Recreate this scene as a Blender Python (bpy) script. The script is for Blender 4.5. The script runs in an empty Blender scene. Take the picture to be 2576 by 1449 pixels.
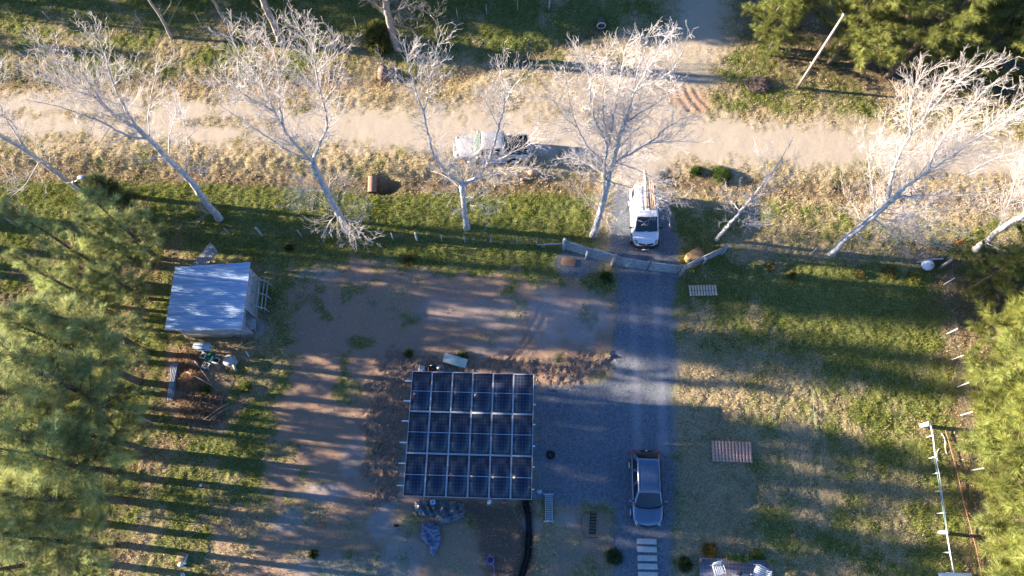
import bpy, math, random
import numpy as np
from mathutils import Vector, Matrix
R = math.radians
random.seed(7); rng = np.random.default_rng(11)
scn = bpy.context.scene
# ---------------------------------------------------------------- camera, sky, sun
CAM_H, TILT, FOC = 43.0, 19.6, 1800.0            # metres above ground, degrees off straight down, focal length in picture units (2576 wide)
cam_d = bpy.data.cameras.new('camera'); cam = bpy.data.objects.new('camera', cam_d)
scn.collection.objects.link(cam); scn.camera = cam
cam.location = (0, 0, CAM_H); cam.rotation_euler = (R(TILT), 0, 0)
cam_d.sensor_width = 36; cam_d.lens = 36*FOC/2576; cam_d.clip_start = .1; cam_d.clip_end = 2000
SUN_EL, SUN_AZ = 14.4, 6.5                       # elevation; shadows run towards +X and this many degrees towards -Y
wd = bpy.data.worlds.new('World'); scn.world = wd; wd.use_nodes = True
nt = wd.node_tree; bg = nt.nodes['Background']; sky = nt.nodes.new('ShaderNodeTexSky')
sky.sky_type = 'NISHITA'; sky.sun_disc = False; sky.sun_elevation = R(SUN_EL); sky.sun_rotation = R(270+SUN_AZ)
sky.dust_density = .3; sky.ozone_density = 6.5; sky.air_density = .8
nt.links.new(sky.outputs[0], bg.inputs[0]); bg.inputs[1].default_value = .07
sun_d = bpy.data.lights.new('sun', 'SUN'); sun_d.energy = 5.0; sun_d.angle = R(.55); sun_d.color = (1, .84, .64)
sun = bpy.data.objects.new('sun', sun_d); scn.collection.objects.link(sun)
sv = Vector((math.cos(R(SUN_EL))*math.cos(R(SUN_AZ)), -math.cos(R(SUN_EL))*math.sin(R(SUN_AZ)), -math.sin(R(SUN_EL))))
sun.rotation_euler = sv.to_track_quat('-Z', 'Y').to_euler(); sun.location = (-30, 10, 60)
scn.view_settings.view_transform = 'Standard'; scn.view_settings.look = 'None'; scn.view_settings.exposure = 2.35; scn.view_settings.gamma = 1
scn.render.engine = 'CYCLES'
# ---------------------------------------------------------------- measuring helpers
_c, _s = math.cos(R(TILT)), math.sin(R(TILT))
def ray(px, py):
    u = (px-1288)/FOC; v = (724.5-py)/FOC
    return np.array([u, _c*v+_s, _s*v-_c])
def at(px, py, z=0.):
    "ground point (or point at height z) surveyed from the photograph"
    d = ray(px, py); k = (z-CAM_H)/d[2]
    return np.array([k*d[0], k*d[1], z])
def on_axis(px, py, bx, by):
    "point of the sight line closest to the vertical through (bx, by)"
    d = ray(px, py); k = (d[0]*bx+d[1]*by)/(d[0]**2+d[1]**2)
    return np.array([k*d[0], k*d[1], CAM_H+k*d[2]])
# ---------------------------------------------------------------- mesh helpers
class MB:
    def __init__(s): s.v = []; s.n = 0; s.idx = []; s.tot = []; s.col = []
    def add(s, v, faces, col=None):
        v = np.asarray(v, float).reshape(-1, 3)
        if isinstance(faces, np.ndarray):
            s.idx.append((faces+s.n).ravel()); s.tot.append(np.full(len(faces), faces.shape[1]))
        else:
            for f in faces: s.idx.append(np.array(f)+s.n); s.tot.append(np.array([len(f)]))
        s.v.append(v); s.n += len(v)
        if col is not None: s.col.append(np.asarray(col, float))
        return s
    def box(s, c, size, rz=0., M=None):
        x, y, z = np.array(size)/2.
        v = np.array([[a*x, b*y, d*z] for a in (-1, 1) for b in (-1, 1) for d in (-1, 1)])
        cs, sn = math.cos(rz), math.sin(rz)
        v = np.c_[v[:, 0]*cs-v[:, 1]*sn, v[:, 0]*sn+v[:, 1]*cs, v[:, 2]]
        if M is not None: v = v @ np.array(M).T
        return s.add(v+np.array(c, float), [(0, 1, 3, 2), (4, 6, 7, 5), (0, 4, 5, 1), (2, 3, 7, 6), (0, 2, 6, 4), (1, 5, 7, 3)])
    def bar(s, p0, p1, w, h, roll=(0, 0, 1)):
        p0 = np.array(p0, float); p1 = np.array(p1, float); d = p1-p0; L = np.linalg.norm(d)+1e-9; d = d/L
        up = np.array(roll, float)
        if abs(d@up) > .98: up = np.array([1., 0, 0])
        a = np.cross(up, d); a /= np.linalg.norm(a); b = np.cross(d, a)
        M = np.stack([d, a, b], 1)
        return s.box((p0+p1)/2, (L, w, h), M=M)
    def tube(s, P, r, n=6, cap=True):
        P = np.asarray(P, float); m = len(P); r = np.broadcast_to(np.asarray(r, float), (m,))
        T = np.gradient(P, axis=0); T /= np.linalg.norm(T, axis=1)[:, None]+1e-9
        up = np.array([0, 0, 1.]) if abs(T[0, 2]) < .9 else np.array([1., 0, 0])
        A = np.cross(T, up); A /= np.linalg.norm(A, axis=1)[:, None]+1e-9; B = np.cross(T, A)
        t = np.arange(n)*2*math.pi/n
        V = P[:, None]+r[:, None, None]*(np.cos(t)[None, :, None]*A[:, None]+np.sin(t)[None, :, None]*B[:, None])
        i = np.arange(m-1)[:, None]*n; j = np.arange(n)[None, :]; k = (j+1) % n
        F = np.stack([i+j, i+k, i+n+k, i+n+j], -1).reshape(-1, 4)
        s.add(V.reshape(-1, 3), F)
        if cap:
            s.idx.append(np.arange(n)[::-1]+s.n-m*n); s.tot.append(np.array([n])); s.idx.append(np.arange(n)+s.n-n); s.tot.append(np.array([n]))
        return s
    def cyl(s, p0, p1, r, n=12, r1=None): return s.tube([p0, p1], [r, r if r1 is None else r1], n)
    def ring(s, c, ro, rt, n=24, m=8, axis='z'):
        a = np.arange(n)*2*math.pi/n; b = np.arange(m)*2*math.pi/m
        x = (ro+rt*np.cos(b)[None])*np.cos(a)[:, None]; y = (ro+rt*np.cos(b)[None])*np.sin(a)[:, None]; z = np.broadcast_to(rt*np.sin(b)[None], x.shape)
        V = np.stack([x, y, z] if axis == 'z' else [x, z, y], -1).reshape(-1, 3)+np.array(c)
        i = np.arange(n)[:, None]; j = np.arange(m)[None]; F = np.stack([i*m+j, ((i+1) % n)*m+j, ((i+1) % n)*m+(j+1) % m, i*m+(j+1) % m], -1).reshape(-1, 4)
        return s.add(V, F)
    def sphere(s, c, r, n=16, m=10):
        r = np.broadcast_to(np.array(r, float), (3,)); a = np.arange(n)*2*math.pi/n; b = np.linspace(.02, math.pi-.02, m)
        V = np.stack([np.sin(b)[:, None]*np.cos(a)[None], np.sin(b)[:, None]*np.sin(a)[None], np.broadcast_to(np.cos(b)[:, None], (m, n))], -1).reshape(-1, 3)*r+np.array(c)
        i = np.arange(m-1)[:, None]*n; j = np.arange(n)[None]; k = (j+1) % n
        F = np.stack([i+j, i+n+j, i+n+k, i+k], -1).reshape(-1, 4); s.add(V, F)
        s.idx.append(np.arange(n)+s.n-m*n); s.tot.append(np.array([n])); s.idx.append(np.arange(n)[::-1]+s.n-n); s.tot.append(np.array([n]))
        return s
    def prism(s, poly, z0, z1):
        n = len(poly); v = [(p[0], p[1], z0) for p in poly]+[(p[0], p[1], z1) for p in poly]
        return s.add(v, [tuple(range(n))[::-1], tuple(range(n, 2*n))]+[(i, (i+1) % n, n+(i+1) % n, n+i) for i in range(n)])
    def loft(s, rings, caps=True):
        rings = np.asarray(rings, float); m, n = rings.shape[:2]
        i = np.arange(m-1)[:, None]*n; j = np.arange(n)[None]; k = (j+1) % n
        s.add(rings.reshape(-1, 3), np.stack([i+j, i+k, i+n+k, i+n+j], -1).reshape(-1, 4))
        if caps: s.idx.append(np.arange(n)[::-1]+s.n-m*n); s.tot.append(np.array([n])); s.idx.append(np.arange(n)+s.n-n); s.tot.append(np.array([n]))
        return s
    def patch(s, G, flip=False):
        G = np.asarray(G, float); m, n = G.shape[:2]; i = np.arange(m-1)[:, None]*n; j = np.arange(n-1)[None]
        F = np.stack([i+j, i+j+1, i+n+j+1, i+n+j], -1).reshape(-1, 4)
        return s.add(G.reshape(-1, 3), F[:, ::-1] if flip else F)
    def mesh(s, name, m, smooth=False):
        me = bpy.data.meshes.new(name); V = np.concatenate(s.v) if s.v else np.zeros((0, 3)); I = np.concatenate(s.idx).astype(np.int32); T = np.concatenate(s.tot).astype(np.int32)
        me.vertices.add(len(V)); me.vertices.foreach_set('co', V.astype(np.float32).ravel())
        me.loops.add(len(I)); me.loops.foreach_set('vertex_index', I)
        me.polygons.add(len(T)); me.polygons.foreach_set('loop_start', np.r_[0, np.cumsum(T)[:-1]].astype(np.int32))
        if smooth: me.polygons.foreach_set('use_smooth', np.ones(len(T), bool))
        if s.col:
            C = np.concatenate(s.col); C = np.c_[C, np.ones(len(C))] if C.shape[1] == 3 else C
            a = me.color_attributes.new('tint', 'FLOAT_COLOR', 'POINT'); a.data.foreach_set('color', C.astype(np.float32).ravel())
        if m: me.materials.append(m)
        me.update(calc_edges=True); me.validate(); return me
    def build(s, name, m, parent=None, smooth=False, bevel=0, sub=0):
        o = bpy.data.objects.new(name, s.mesh(name, m, smooth)); scn.collection.objects.link(o)
        if parent: o.parent = parent
        if bevel: b = o.modifiers.new('bevel', 'BEVEL'); b.width = bevel; b.segments = 2; b.limit_method = 'ANGLE'
        if sub: b = o.modifiers.new('sub', 'SUBSURF'); b.levels = b.render_levels = sub
        return o
def tag(o, label=None, cat=None, group=None, kind=None):
    for k, v in (('label', label), ('category', cat), ('group', group), ('kind', kind)):
        if v: o[k] = v
    return o
def thing(name, label, cat, loc=(0, 0, 0), rz=0., group=None):
    o = bpy.data.objects.new(name, None); scn.collection.objects.link(o); o.empty_display_size = .2
    o.location = tuple(float(q) for q in loc); o.rotation_euler = (0, 0, rz); return tag(o, label, cat, group)
def dup(root, loc, rz, label, group=None):
    r = root.copy(); scn.collection.objects.link(r); r.location = tuple(float(q) for q in loc); r.rotation_euler = (0, 0, rz); r['label'] = label
    if group: r['group'] = group
    for ch in root.children:
        c = ch.copy(); scn.collection.objects.link(c); c.parent = r
        for g in ch.children: d = g.copy(); scn.collection.objects.link(d); d.parent = c
    return r
# ---------------------------------------------------------------- noise
def _hash(i, j, seed):
    h = (i.astype(np.int64)*374761393+j.astype(np.int64)*668265263+seed*974711) & 0xffffffff
    h = ((h ^ (h >> 13))*1274126177) & 0xffffffff
    return ((h ^ (h >> 16)) & 0xffff)/65535.
def vnoise(x, y, sc, seed=0):
    x = x/sc; y = y/sc; i = np.floor(x); j = np.floor(y); u = x-i; v = y-j; u = u*u*(3-2*u); v = v*v*(3-2*v)
    a = _hash(i, j, seed); b = _hash(i+1, j, seed); c = _hash(i, j+1, seed); d = _hash(i+1, j+1, seed)
    return (a*(1-u)+b*u)*(1-v)+(c*(1-u)+d*u)*v
def fbm(x, y, sc, seed=0, o=4):
    t = 0; w = 1; W = 0
    for k in range(o): t = t+w*vnoise(x+17.3*k, y-9.1*k, sc, seed+k); W += w; w *= .55; sc *= .5
    return t/W
def ss(a, b, x): t = np.clip((x-a)/(b-a), 0, 1); return t*t*(3-2*t)
# ---------------------------------------------------------------- materials
def mat(name, col, rough=.8, metal=0., var=.15, scale=4., bump=0., bscale=None, spec=.3, col2=None, coat=0., trans=0., stretch=None):
    m = bpy.data.materials.new(name); m.use_nodes = True; t = m.node_tree; p = t.nodes['Principled BSDF']
    p.inputs['Roughness'].default_value = rough; p.inputs['Metallic'].default_value = metal; p.inputs['Specular IOR Level'].default_value = spec
    if coat: p.inputs['Coat Weight'].default_value = coat; p.inputs['Coat Roughness'].default_value = .05
    tc = t.nodes.new('ShaderNodeTexCoord'); n = t.nodes.new('ShaderNodeTexNoise'); n.inputs['Scale'].default_value = scale; n.inputs['Detail'].default_value = 6
    if stretch: mp = t.nodes.new('ShaderNodeMapping'); mp.inputs['Scale'].default_value = stretch; t.links.new(tc.outputs['Object'], mp.inputs[0]); t.links.new(mp.outputs[0], n.inputs['Vector'])
    else: t.links.new(tc.outputs['Object'], n.inputs['Vector'])
    cr = t.nodes.new('ShaderNodeValToRGB'); e = cr.color_ramp.elements; e[0].position = .3; e[1].position = .7
    c2 = col2 or [min(1, c*(1+var)) for c in col]; c1 = [c*(1-var) for c in col] if not col2 else col
    e[0].color = (*c1, 1); e[1].color = (*c2, 1)
    t.links.new(n.outputs['Fac'], cr.inputs[0]); t.links.new(cr.outputs[0], p.inputs['Base Color'])
    if bump:
        n2 = t.nodes.new('ShaderNodeTexNoise'); n2.inputs['Scale'].default_value = bscale or scale*4; n2.inputs['Detail'].default_value = 5; t.links.new(tc.outputs['Object'], n2.inputs['Vector'])
        b = t.nodes.new('ShaderNodeBump'); b.inputs['Distance'].default_value = bump; t.links.new(n2.outputs['Fac'], b.inputs['Height']); t.links.new(b.outputs[0], p.inputs['Normal'])
    if trans:
        tr = t.nodes.new('ShaderNodeBsdfTranslucent'); mx = t.nodes.new('ShaderNodeMixShader'); mx.inputs[0].default_value = trans
        t.links.new(cr.outputs[0], tr.inputs[0]); t.links.new(p.outputs[0], mx.inputs[1]); t.links.new(tr.outputs[0], mx.inputs[2]); t.links.new(mx.outputs[0], t.nodes['Material Output'].inputs[0])
    return m
def tinted(name, trans=.25, rough=.7, spec=.2):
    "plain leaf material whose colour is the mesh's own tint"
    m = bpy.data.materials.new(name); m.use_nodes = True; t = m.node_tree; p = t.nodes['Principled BSDF']; p.inputs['Roughness'].default_value = rough; p.inputs['Specular IOR Level'].default_value = spec
    a = t.nodes.new('ShaderNodeAttribute'); a.attribute_name = 'tint'; t.links.new(a.outputs['Color'], p.inputs['Base Color'])
    tr = t.nodes.new('ShaderNodeBsdfTranslucent'); mx = t.nodes.new('ShaderNodeMixShader'); mx.inputs[0].default_value = trans
    t.links.new(a.outputs['Color'], tr.inputs[0]); t.links.new(p.outputs[0], mx.inputs[1]); t.links.new(tr.outputs[0], mx.inputs[2]); t.links.new(mx.outputs[0], t.nodes['Material Output'].inputs[0])
    return m
M = dict(
 bark_white=mat('pale bark', (.30, .29, .30), .8, scale=4, col2=(.64, .62, .62), bump=.02, bscale=20),
 twig=mat('pale twigs', (.50, .46, .45), .8, scale=2, col2=(.66, .60, .57)),
 bark_grey=mat('grey bark', (.22, .19, .17), .9, scale=4, col2=(.42, .38, .34), bump=.02, bscale=20),
 bark_dark=mat('dark bark', (.06, .05, .04), .95, scale=5, col2=(.16, .13, .10), bump=.02, bscale=20),
 timber=mat('weathered timber', (.24, .25, .26), .9, scale=6, col2=(.48, .49, .49), bump=.01, bscale=25),
 timber_brown=mat('brown timber', (.20, .13, .07), .85, scale=6, col2=(.34, .24, .14)),
 terracotta=mat('reddish pallet boards', (.52, .29, .21), .8, scale=8, col2=(.66, .42, .32)),
 crate_wood=mat('crate boards', (.26, .18, .09), .85, scale=6, col2=(.40, .29, .15)),
 timber_new=mat('new pine boards', (.62, .46, .33), .8, scale=8, col2=(.74, .60, .47)),
 galv=mat('galvanised sheet', (.40, .48, .60), .42, .45, scale=1.2, col2=(.54, .62, .74)),
 galv_dark=mat('old dark sheet metal', (.20, .22, .26), .7, 0, scale=3, col2=(.36, .38, .42)),
 galv_roof=mat('corrugated roofing', (.34, .46, .62), .45, .25, scale=1.5, col2=(.56, .70, .86), stretch=(.35, 5, 1)),
 galv_old=mat('dull galvanised sheet', (.40, .41, .42), .55, .4, scale=2, col2=(.55, .56, .57)),
 board_pale=mat('pale shed boards', (.30, .30, .32), .9, scale=3, col2=(.46, .45, .45)),
 alu=mat('aluminium', (.46, .52, .60), .75, 0, var=.05, spec=.1),
 white_steel=mat('white steel', (.78, .79, .80), .45, 0, var=.05),
 white_plastic=mat('white plastic', (.80, .81, .80), .45, var=.04),
 white_paint=mat('white car paint', (.80, .82, .84), .22, var=.02, coat=.6, spec=.5),
 silver_paint=mat('silver car paint', (.52, .50, .50), .32, .35, var=.03, coat=.6, spec=.5),
 grey_paint=mat('grey car paint', (.13, .18, .26), .22, .45, var=.05, coat=.8, spec=.5),
 black_plastic=mat('black plastic', (.02, .02, .022), .55, var=.2),
 rubber=mat('black rubber', (.018, .018, .018), .85, var=.2),
 glass=mat('dark glass', (.012, .016, .02), .06, var=.1, spec=.8),
 glass_green=mat('greenish windscreen glass', (.10, .13, .13), .08, var=.4, spec=.9, scale=3),
 lamp_glass=mat('lamp glass', (.30, .32, .35), .12, var=.1, spec=.8),
 red_lamp=mat('red lamp', (.5, .01, .02), .2, var=.1, spec=.6),
 chrome=mat('chrome', (.7, .7, .7), .15, 1, var=.03),
 brick=mat('orange brick', (.42, .14, .08), .85, scale=20, col2=(.52, .22, .14)),
 brick_dull=mat('dull brick', (.28, .17, .13), .9, scale=20, col2=(.36, .24, .19)),
 concrete=mat('pale concrete', (.44, .42, .38), .85, scale=5, col2=(.56, .53, .48), bump=.004, bscale=60),
 slab=mat('grey concrete', (.24, .24, .25), .9, scale=4, col2=(.32, .32, .32), bump=.004, bscale=60),
 rust=mat('rusty pipe', (.20, .10, .06), .85, scale=6, col2=(.32, .18, .11)),
 clay=mat('clay culvert pipe', (.20, .12, .09), .9, scale=6, col2=(.32, .21, .16), bump=.02),
 tarp=mat('black plastic sheet', (.08, .09, .11), .32, scale=3, var=.5, spec=.8, bump=.05, bscale=6),
 tarp_blue=mat('dark blue plastic sheet', (.07, .11, .19), .34, scale=3, col2=(.13, .17, .26), spec=.8, bump=.04, bscale=6),
 cream_board=mat('cream green board', (.46, .54, .47), .5, scale=2, col2=(.60, .66, .58)),
 blue=mat('blue plastic', (.01, .28, .72), .4, var=.1),
 blue_hose=mat('blue hose', (.10, .16, .55), .45, var=.1),
 green_hose=mat('pale green hose', (.15, .25, .21), .5, var=.15),
 green_strap=mat('green strap', (.08, .45, .12), .6, var=.1),
 green_plastic=mat('dark green plastic', (.02, .16, .08), .5, var=.2),
 orange=mat('orange plastic', (.6, .13, .04), .5, var=.1),
 wire=mat('galvanised wire', (.22, .20, .19), .5, .3, var=.1),
 cable=mat('black cable', (.03, .03, .03), .6, var=.1),
 leaf=tinted('leaves and needles', .3), blade=tinted('grass blades', .3), stone=tinted('stones', 0, .9), stalk=tinted('dry stalks', .1, .9),
)
# ---------------------------------------------------------------- ground cover survey
def P2(pts): return np.array([at(a, b)[:2] for a, b in pts])
def sdf(x, y, poly):
    "distance to a polygon outline, positive inside"
    ins = np.zeros(x.shape, bool); d = np.full(x.shape, 1e9); n = len(poly)
    for k in range(n):
        ax, ay = poly[k]; bx, by = poly[(k+1) % n]; ex, ey = bx-ax, by-ay
        t = np.clip(((x-ax)*ex+(y-ay)*ey)/(ex*ex+ey*ey+1e-12), 0, 1); d = np.minimum(d, (x-ax-t*ex)**2+(y-ay-t*ey)**2)
        c = ((ay > y) != (by > y)); ins ^= c & (x < (bx-ax)*(y-ay)/(by-ay+1e-12)+ax)
    d = np.sqrt(d); return np.where(ins, d, -d)
def dline(x, y, line):
    d = np.full(x.shape, 1e9)
    for (ax, ay), (bx, by) in zip(line[:-1], line[1:]):
        ex, ey = bx-ax, by-ay; t = np.clip(((x-ax)*ex+(y-ay)*ey)/(ex*ex+ey*ey+1e-12), 0, 1)
        d = np.minimum(d, (x-ax-t*ex)**2+(y-ay-t*ey)**2)
    return np.sqrt(d)
PG = dict(
 road=P2([(-1500, 240), (-300, 240), (0, 242), (320, 252), (640, 266), (1000, 274), (1300, 280), (1480, 285), (1560, 215), (1620, 140), (1690, 50), (1730, -60), (1760, -300), (1850, -300), (1835, -60), (1825, 60), (1790, 190), (1740, 265), (1790, 292), (2000, 308), (2200, 322), (2576, 348), (3000, 372), (4200, 430), (4200, 560), (3000, 480), (2576, 445), (2200, 425), (1900, 412), (1690, 407), (1672, 470), (1560, 480), (1545, 410), (1300, 384), (1000, 374), (640, 362), (320, 346), (0, 338), (-300, 332), (-1500, 332)]),
 drive=P2([(1545, 470), (1680, 470), (1700, 560), (1705, 640), (1698, 800), (1696, 1449), (1698, 1900), (1540, 1900), (1545, 1275), (1470, 1268), (1338, 1262), (1343, 975), (1450, 968), (1535, 945), (1548, 800), (1552, 690), (1535, 600)]),
 yard=P2([(765, 672), (900, 668), (1010, 690), (1150, 692), (1300, 690), (1400, 715), (1500, 730), (1560, 760), (1560, 960), (1400, 985), (1335, 1280), (1000, 1290), (800, 1250), (690, 1245), (665, 1200), (690, 1120), (712, 980), (748, 900), (735, 800), (755, 730)]),
 south=P2([(560, 1300), (740, 1250), (1000, 1250), (1340, 1262), (1545, 1275), (1545, 1600), (500, 1600)]),
 rub1=P2([(945, 905), (1035, 930), (1025, 1100), (1005, 1265), (930, 1265), (915, 1100), (925, 980)]),
 rub2=P2([(985, 885), (1200, 900), (1400, 905), (1535, 890), (1540, 930), (1400, 975), (1345, 950), (1200, 938), (1040, 935), (960, 940)]),
 patch=P2([(1448+54*math.cos(a), 660+33*math.sin(a)) for a in np.linspace(0, 6.28, 16)[:-1]]),
 lush=P2([(-400, 440), (0, 438), (500, 455), (800, 470), (1000, 478), (1300, 490), (1490, 480), (1500, 640), (1380, 700), (1150, 690), (1000, 660), (760, 665), (640, 660), (380, 620), (-400, 640)]),
 verge=P2([(-400, 350), (600, 365), (1000, 375), (1530, 410), (1530, 470), (1000, 470), (600, 450), (-400, 435)]),
 verge2=P2([(1700, 420), (2000, 425), (2700, 455), (2700, 560), (2300, 560), (1990, 530), (1700, 520)]),
 verge3=P2([(-400, 205), (400, 190), (900, 200), (1150, 200), (1510, 80), (1640, 90), (1500, 285), (600, 262), (-400, 235)]),
 topshade=P2([(-400, -300), (1100, -300), (1700, -200), (1660, 60), (1500, 70), (1150, 190), (900, 90), (500, 20), (-400, 0)]),
 rlawn=P2([(1700, 640), (2350, 680), (2440, 1449), (2440, 1700), (1700, 1700)]),
 litterL=P2([(-300, 700), (300, 560), (430, 600), (440, 900), (560, 930), (590, 1080), (420, 1110), (330, 1300), (240, 1500), (-300, 1600)]),
 litterR=P2([(2350, 640), (2700, 600), (2800, 1600), (2460, 1600), (2430, 1300), (2395, 1000)]),
 woods=P2([(1850, -200), (2900, -200), (2900, 330), (2300, 250), (1980, 210), (1840, 100)]),
 soil=P2([(1170, 1270), (1320, 1268), (1320, 1500), (1230, 1500), (1200, 1360)]),
 scar=P2([(1690, 210), (1760, 225), (1790, 262), (1770, 285), (1700, 280), (1680, 240)]),
 sandy=P2([(1180, 225), (1330, 190), (1470, 125), (1640, 60), (1700, 60), (1620, 200), (1520, 300), (1200, 292)]),
 burn=P2([(430, 880), (585, 890), (590, 960), (560, 1075), (440, 1060)]),
)
WH1 = P2([(1588, 640), (1594, 800), (1600, 950), (1603, 1100), (1604, 1130)]); WH2 = P2([(1648, 640), (1655, 800), (1663, 950), (1668, 1100), (1668, 1130)])
LINES = dict(ditch=P2([(-1500, 425), (-200, 432), (0, 430), (500, 440), (760, 455), (1000, 468), (1300, 470), (1500, 462)]),
 ditch_e=P2([(1700, 452), (2000, 480), (2300, 492), (2700, 520), (3600, 560)]),
 ditch_n=P2([(-1500, 225), (-200, 205), (200, 200), (640, 210), (950, 205), (1150, 195), (1330, 140), (1510, 72)]),
 trench=P2([(1322, 1262), (1330, 1300), (1331, 1340), (1328, 1400), (1312, 1449), (1300, 1530)]),
 med=P2([(-1500, 284), (0, 288), (320, 298), (640, 310), (1000, 322), (1150, 328)]),
 rut1=P2([(1702, 215), (1712, 245), (1735, 278)]), rut2=P2([(1722, 215), (1740, 250), (1765, 280)]), rut3=P2([(1745, 225), (1762, 250), (1790, 275)]), rut4=P2([(1690, 260), (1730, 272), (1775, 300)]),
 tyre1=P2([(1285, 895), (1310, 870), (1350, 800), (1360, 770)]), tyre2=P2([(1300, 900), (1335, 860), (1372, 800)]),
 litter=P2([(-400, 432), (500, 444), (1000, 470), (1500, 468)]))
HOLE = at(962, 462)[:2]
def cover(x, y):
    n1 = fbm(x, y, 3.0, 1); n2 = fbm(x, y, 1.1, 5); n3 = fbm(x, y, .45, 9, 3); n4 = fbm(x, y, 6., 21)
    j = (n2-.5)*1.2+(n3-.5)*.9
    S = {k: sdf(x, y, p) for k, p in PG.items()}; D = {k: dline(x, y, p) for k, p in LINES.items()}; D['wheel'] = np.minimum(dline(x, y, WH1), dline(x, y, WH2))
    road = ss(-.9, .9, S['road']+j*1.5)
    road = road*(1-.72*ss(.75, .1, D['med']+(n2-.5)*1.1)*ss(.38, .52, n1))
    road = np.maximum(road, .62*ss(-.6, 1.0, S['sandy']+j*1.6)*ss(.30, .55, n1+.1)); road = np.maximum(road, .42*ss(-1.5, .2, S['road']+j*1.5)*ss(.35, .6, n2))
    side = ss(28, 30.5, y)*ss(8, 9.5, x)*ss(24, 20, x); road = road*(1-.25*side)
    drive = np.maximum(ss(-.35, .35, S['drive']+j*.62), ss(-.4, .35, S['patch']+j*.8))
    yard = ss(-.7, .5, S['yard']+j*1.7)*(1-.8*ss(.60, .72, fbm(x, y, 1.7, 44)))
    south = ss(-1, .8, S['south']+j*1.8)*ss(.44, .62, fbm(x, y, 1.5, 31)+.06)
    earth = np.maximum(yard, south*.85)
    earth = np.maximum(earth, ss(-.3, .4, S['soil']+j)*.9); earth = np.maximum(earth, .8*ss(-.5, .5, S['burn']+j*1.5))
    scar = ss(-.4, .5, S['scar']+j); road = road*(1-scar); earth = np.maximum(earth, scar)
    litter = .8*ss(.75, .2, D['litter']+(n2-.5)*1.2)*ss(-.2, .2, 9.8-x)
    litter = np.maximum(litter, .8*ss(-1.5, 1, S['litterL']+j*3)*ss(.42, .6, n2)); litter = np.maximum(litter, .85*ss(-1, .6, S['litterR']+j*2)); litter = np.maximum(litter, ss(.9, .3, D['ditch_e']+(n2-.5)*1.5)*.8)
    litter = np.maximum(litter, .6*ss(.8, .1, D['ditch_n']+(n2-.5)*1.2)); litter = np.maximum(litter, .9*ss(-1, 2, S['woods']))
    rubble = np.maximum(ss(-.4, .3, S['rub1']+j), ss(-.4, .3, S['rub2']+j)); rubble = np.maximum(rubble, .6*ss(.9, .2, D['trench']+j*.4))
    dry = .50+(n1-.5)*1.2+(n2-.5)*.8+(n3-.5)*.45
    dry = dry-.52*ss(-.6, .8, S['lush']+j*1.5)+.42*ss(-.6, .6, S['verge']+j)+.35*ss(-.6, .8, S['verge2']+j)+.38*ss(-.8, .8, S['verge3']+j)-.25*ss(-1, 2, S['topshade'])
    rl = ss(-1, 1, S['rlawn']); dry = dry+rl*(.13-.34*ss(16, 22, x+(n4-.5)*7)-.28*ss(10.5, 15, y+(n4-.5)*4)+.28*ss(14.5, 10.5, x))
    dry = dry+.25*ss(-.5, 1.2, -S['road'])*0+.35*ss(-1.2, 0, S['road'])*(1-ss(-.3, .2, S['lush']))
    dry = dry+.3*ss(-1, 1, S['south'])-.25*ss(-1, 1, S['litterL'])
    dust = np.zeros_like(x)
    for cx, cy, rx, ry, k in ((965, 1310, 40, 45, .6), (1010, 1400, 60, 60, .6), (970, 1450, 60, 40, .5), (715, 1320, 30, 22, .5), (735, 1300, 30, 25, .6), (820, 1240, 80, 25, .6), (1120, 780, 90, 40, .35), (1420, 800, 130, 85, .6), (1250, 790, 110, 50, .4), (1240, 870, 70, 30, .4), (652, 832, 16, 34, 1), (850, 1440, 160, 40, .5), (800, 690, 60, 20, .5), (1420, 1310, 30, 20, .5), (1340, 1320, 25, 20, .4), (1020, 1180, 14, 60, .5), (880, 1150, 40, 60, .4)):
        c = at(cx, cy)[:2]; q = ((x-c[0])/(rx/42.))**2+((y-c[1])/(ry/42.))**2; dust = np.maximum(dust, k*ss(1.25, .3, q+(n2-.5)*1.6+(n3-.5)*1.4))
    dust = np.maximum(dust, .55*ss(.45, .05, D['wheel']+(n2-.5)*.35)*ss(.3, .6, n1+.1))
    green = np.clip(1-dry, 0, 1)
    return dict(road=road, drive=drive*(1-road*.6), earth=earth, litter=np.clip(litter, 0, 1), rubble=np.clip(rubble, 0, 1), green=green, dust=dust, S=S, D=D, n1=n1, n2=n2, n3=n3, soil=ss(-.3, .4, S['soil']+j*.8)*.9+ss(.7, .1, D['trench']))
def macro(x, y, D, S):
    z = -.42*np.exp(-(D['ditch']/.75)**2)-.30*np.exp(-(D['ditch_e']/.9)**2)-.35*np.exp(-(D['ditch_n']/.8)**2)
    z = z+.22*ss(0, 1.3, S['verge'])*ss(.5, 1.2, D['ditch'])
    z = z-.35*np.exp(-(D['trench']/.22)**2)+.10*np.exp(-((D['trench']-.55)/.3)**2)
    z = z+.14*ss(-.3, .8, np.maximum(S['rub1'], S['rub2'])) - .05*np.exp(-(D['tyre1']/.12)**2)-.05*np.exp(-(D['tyre2']/.12)**2)
    for k in ('rut1', 'rut2', 'rut3', 'rut4'): z = z-.035*np.exp(-(D[k]/.15)**2)+.012*np.exp(-((D[k]-.3)/.14)**2)
    dh = np.hypot((x-HOLE[0])/1.05, (y-HOLE[1])/.75); z = z-.65*ss(1.15, .55, dh)
    return z
def ground_z(px, py):
    a = at(px, py); x = np.array([a[0]]); y = np.array([a[1]])
    return float(macro(x, y, {k: dline(x, y, p) for k, p in LINES.items()}, {k: sdf(x, y, PG[k]) for k in ('verge', 'rub1', 'rub2')})[0])
gx = np.r_[-600, -400, -250, -160, -110, -80, -64, -56, -50, np.arange(-46, 46.01, .1), 50, 56, 64, 80, 110, 160, 250, 400, 600]
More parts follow.
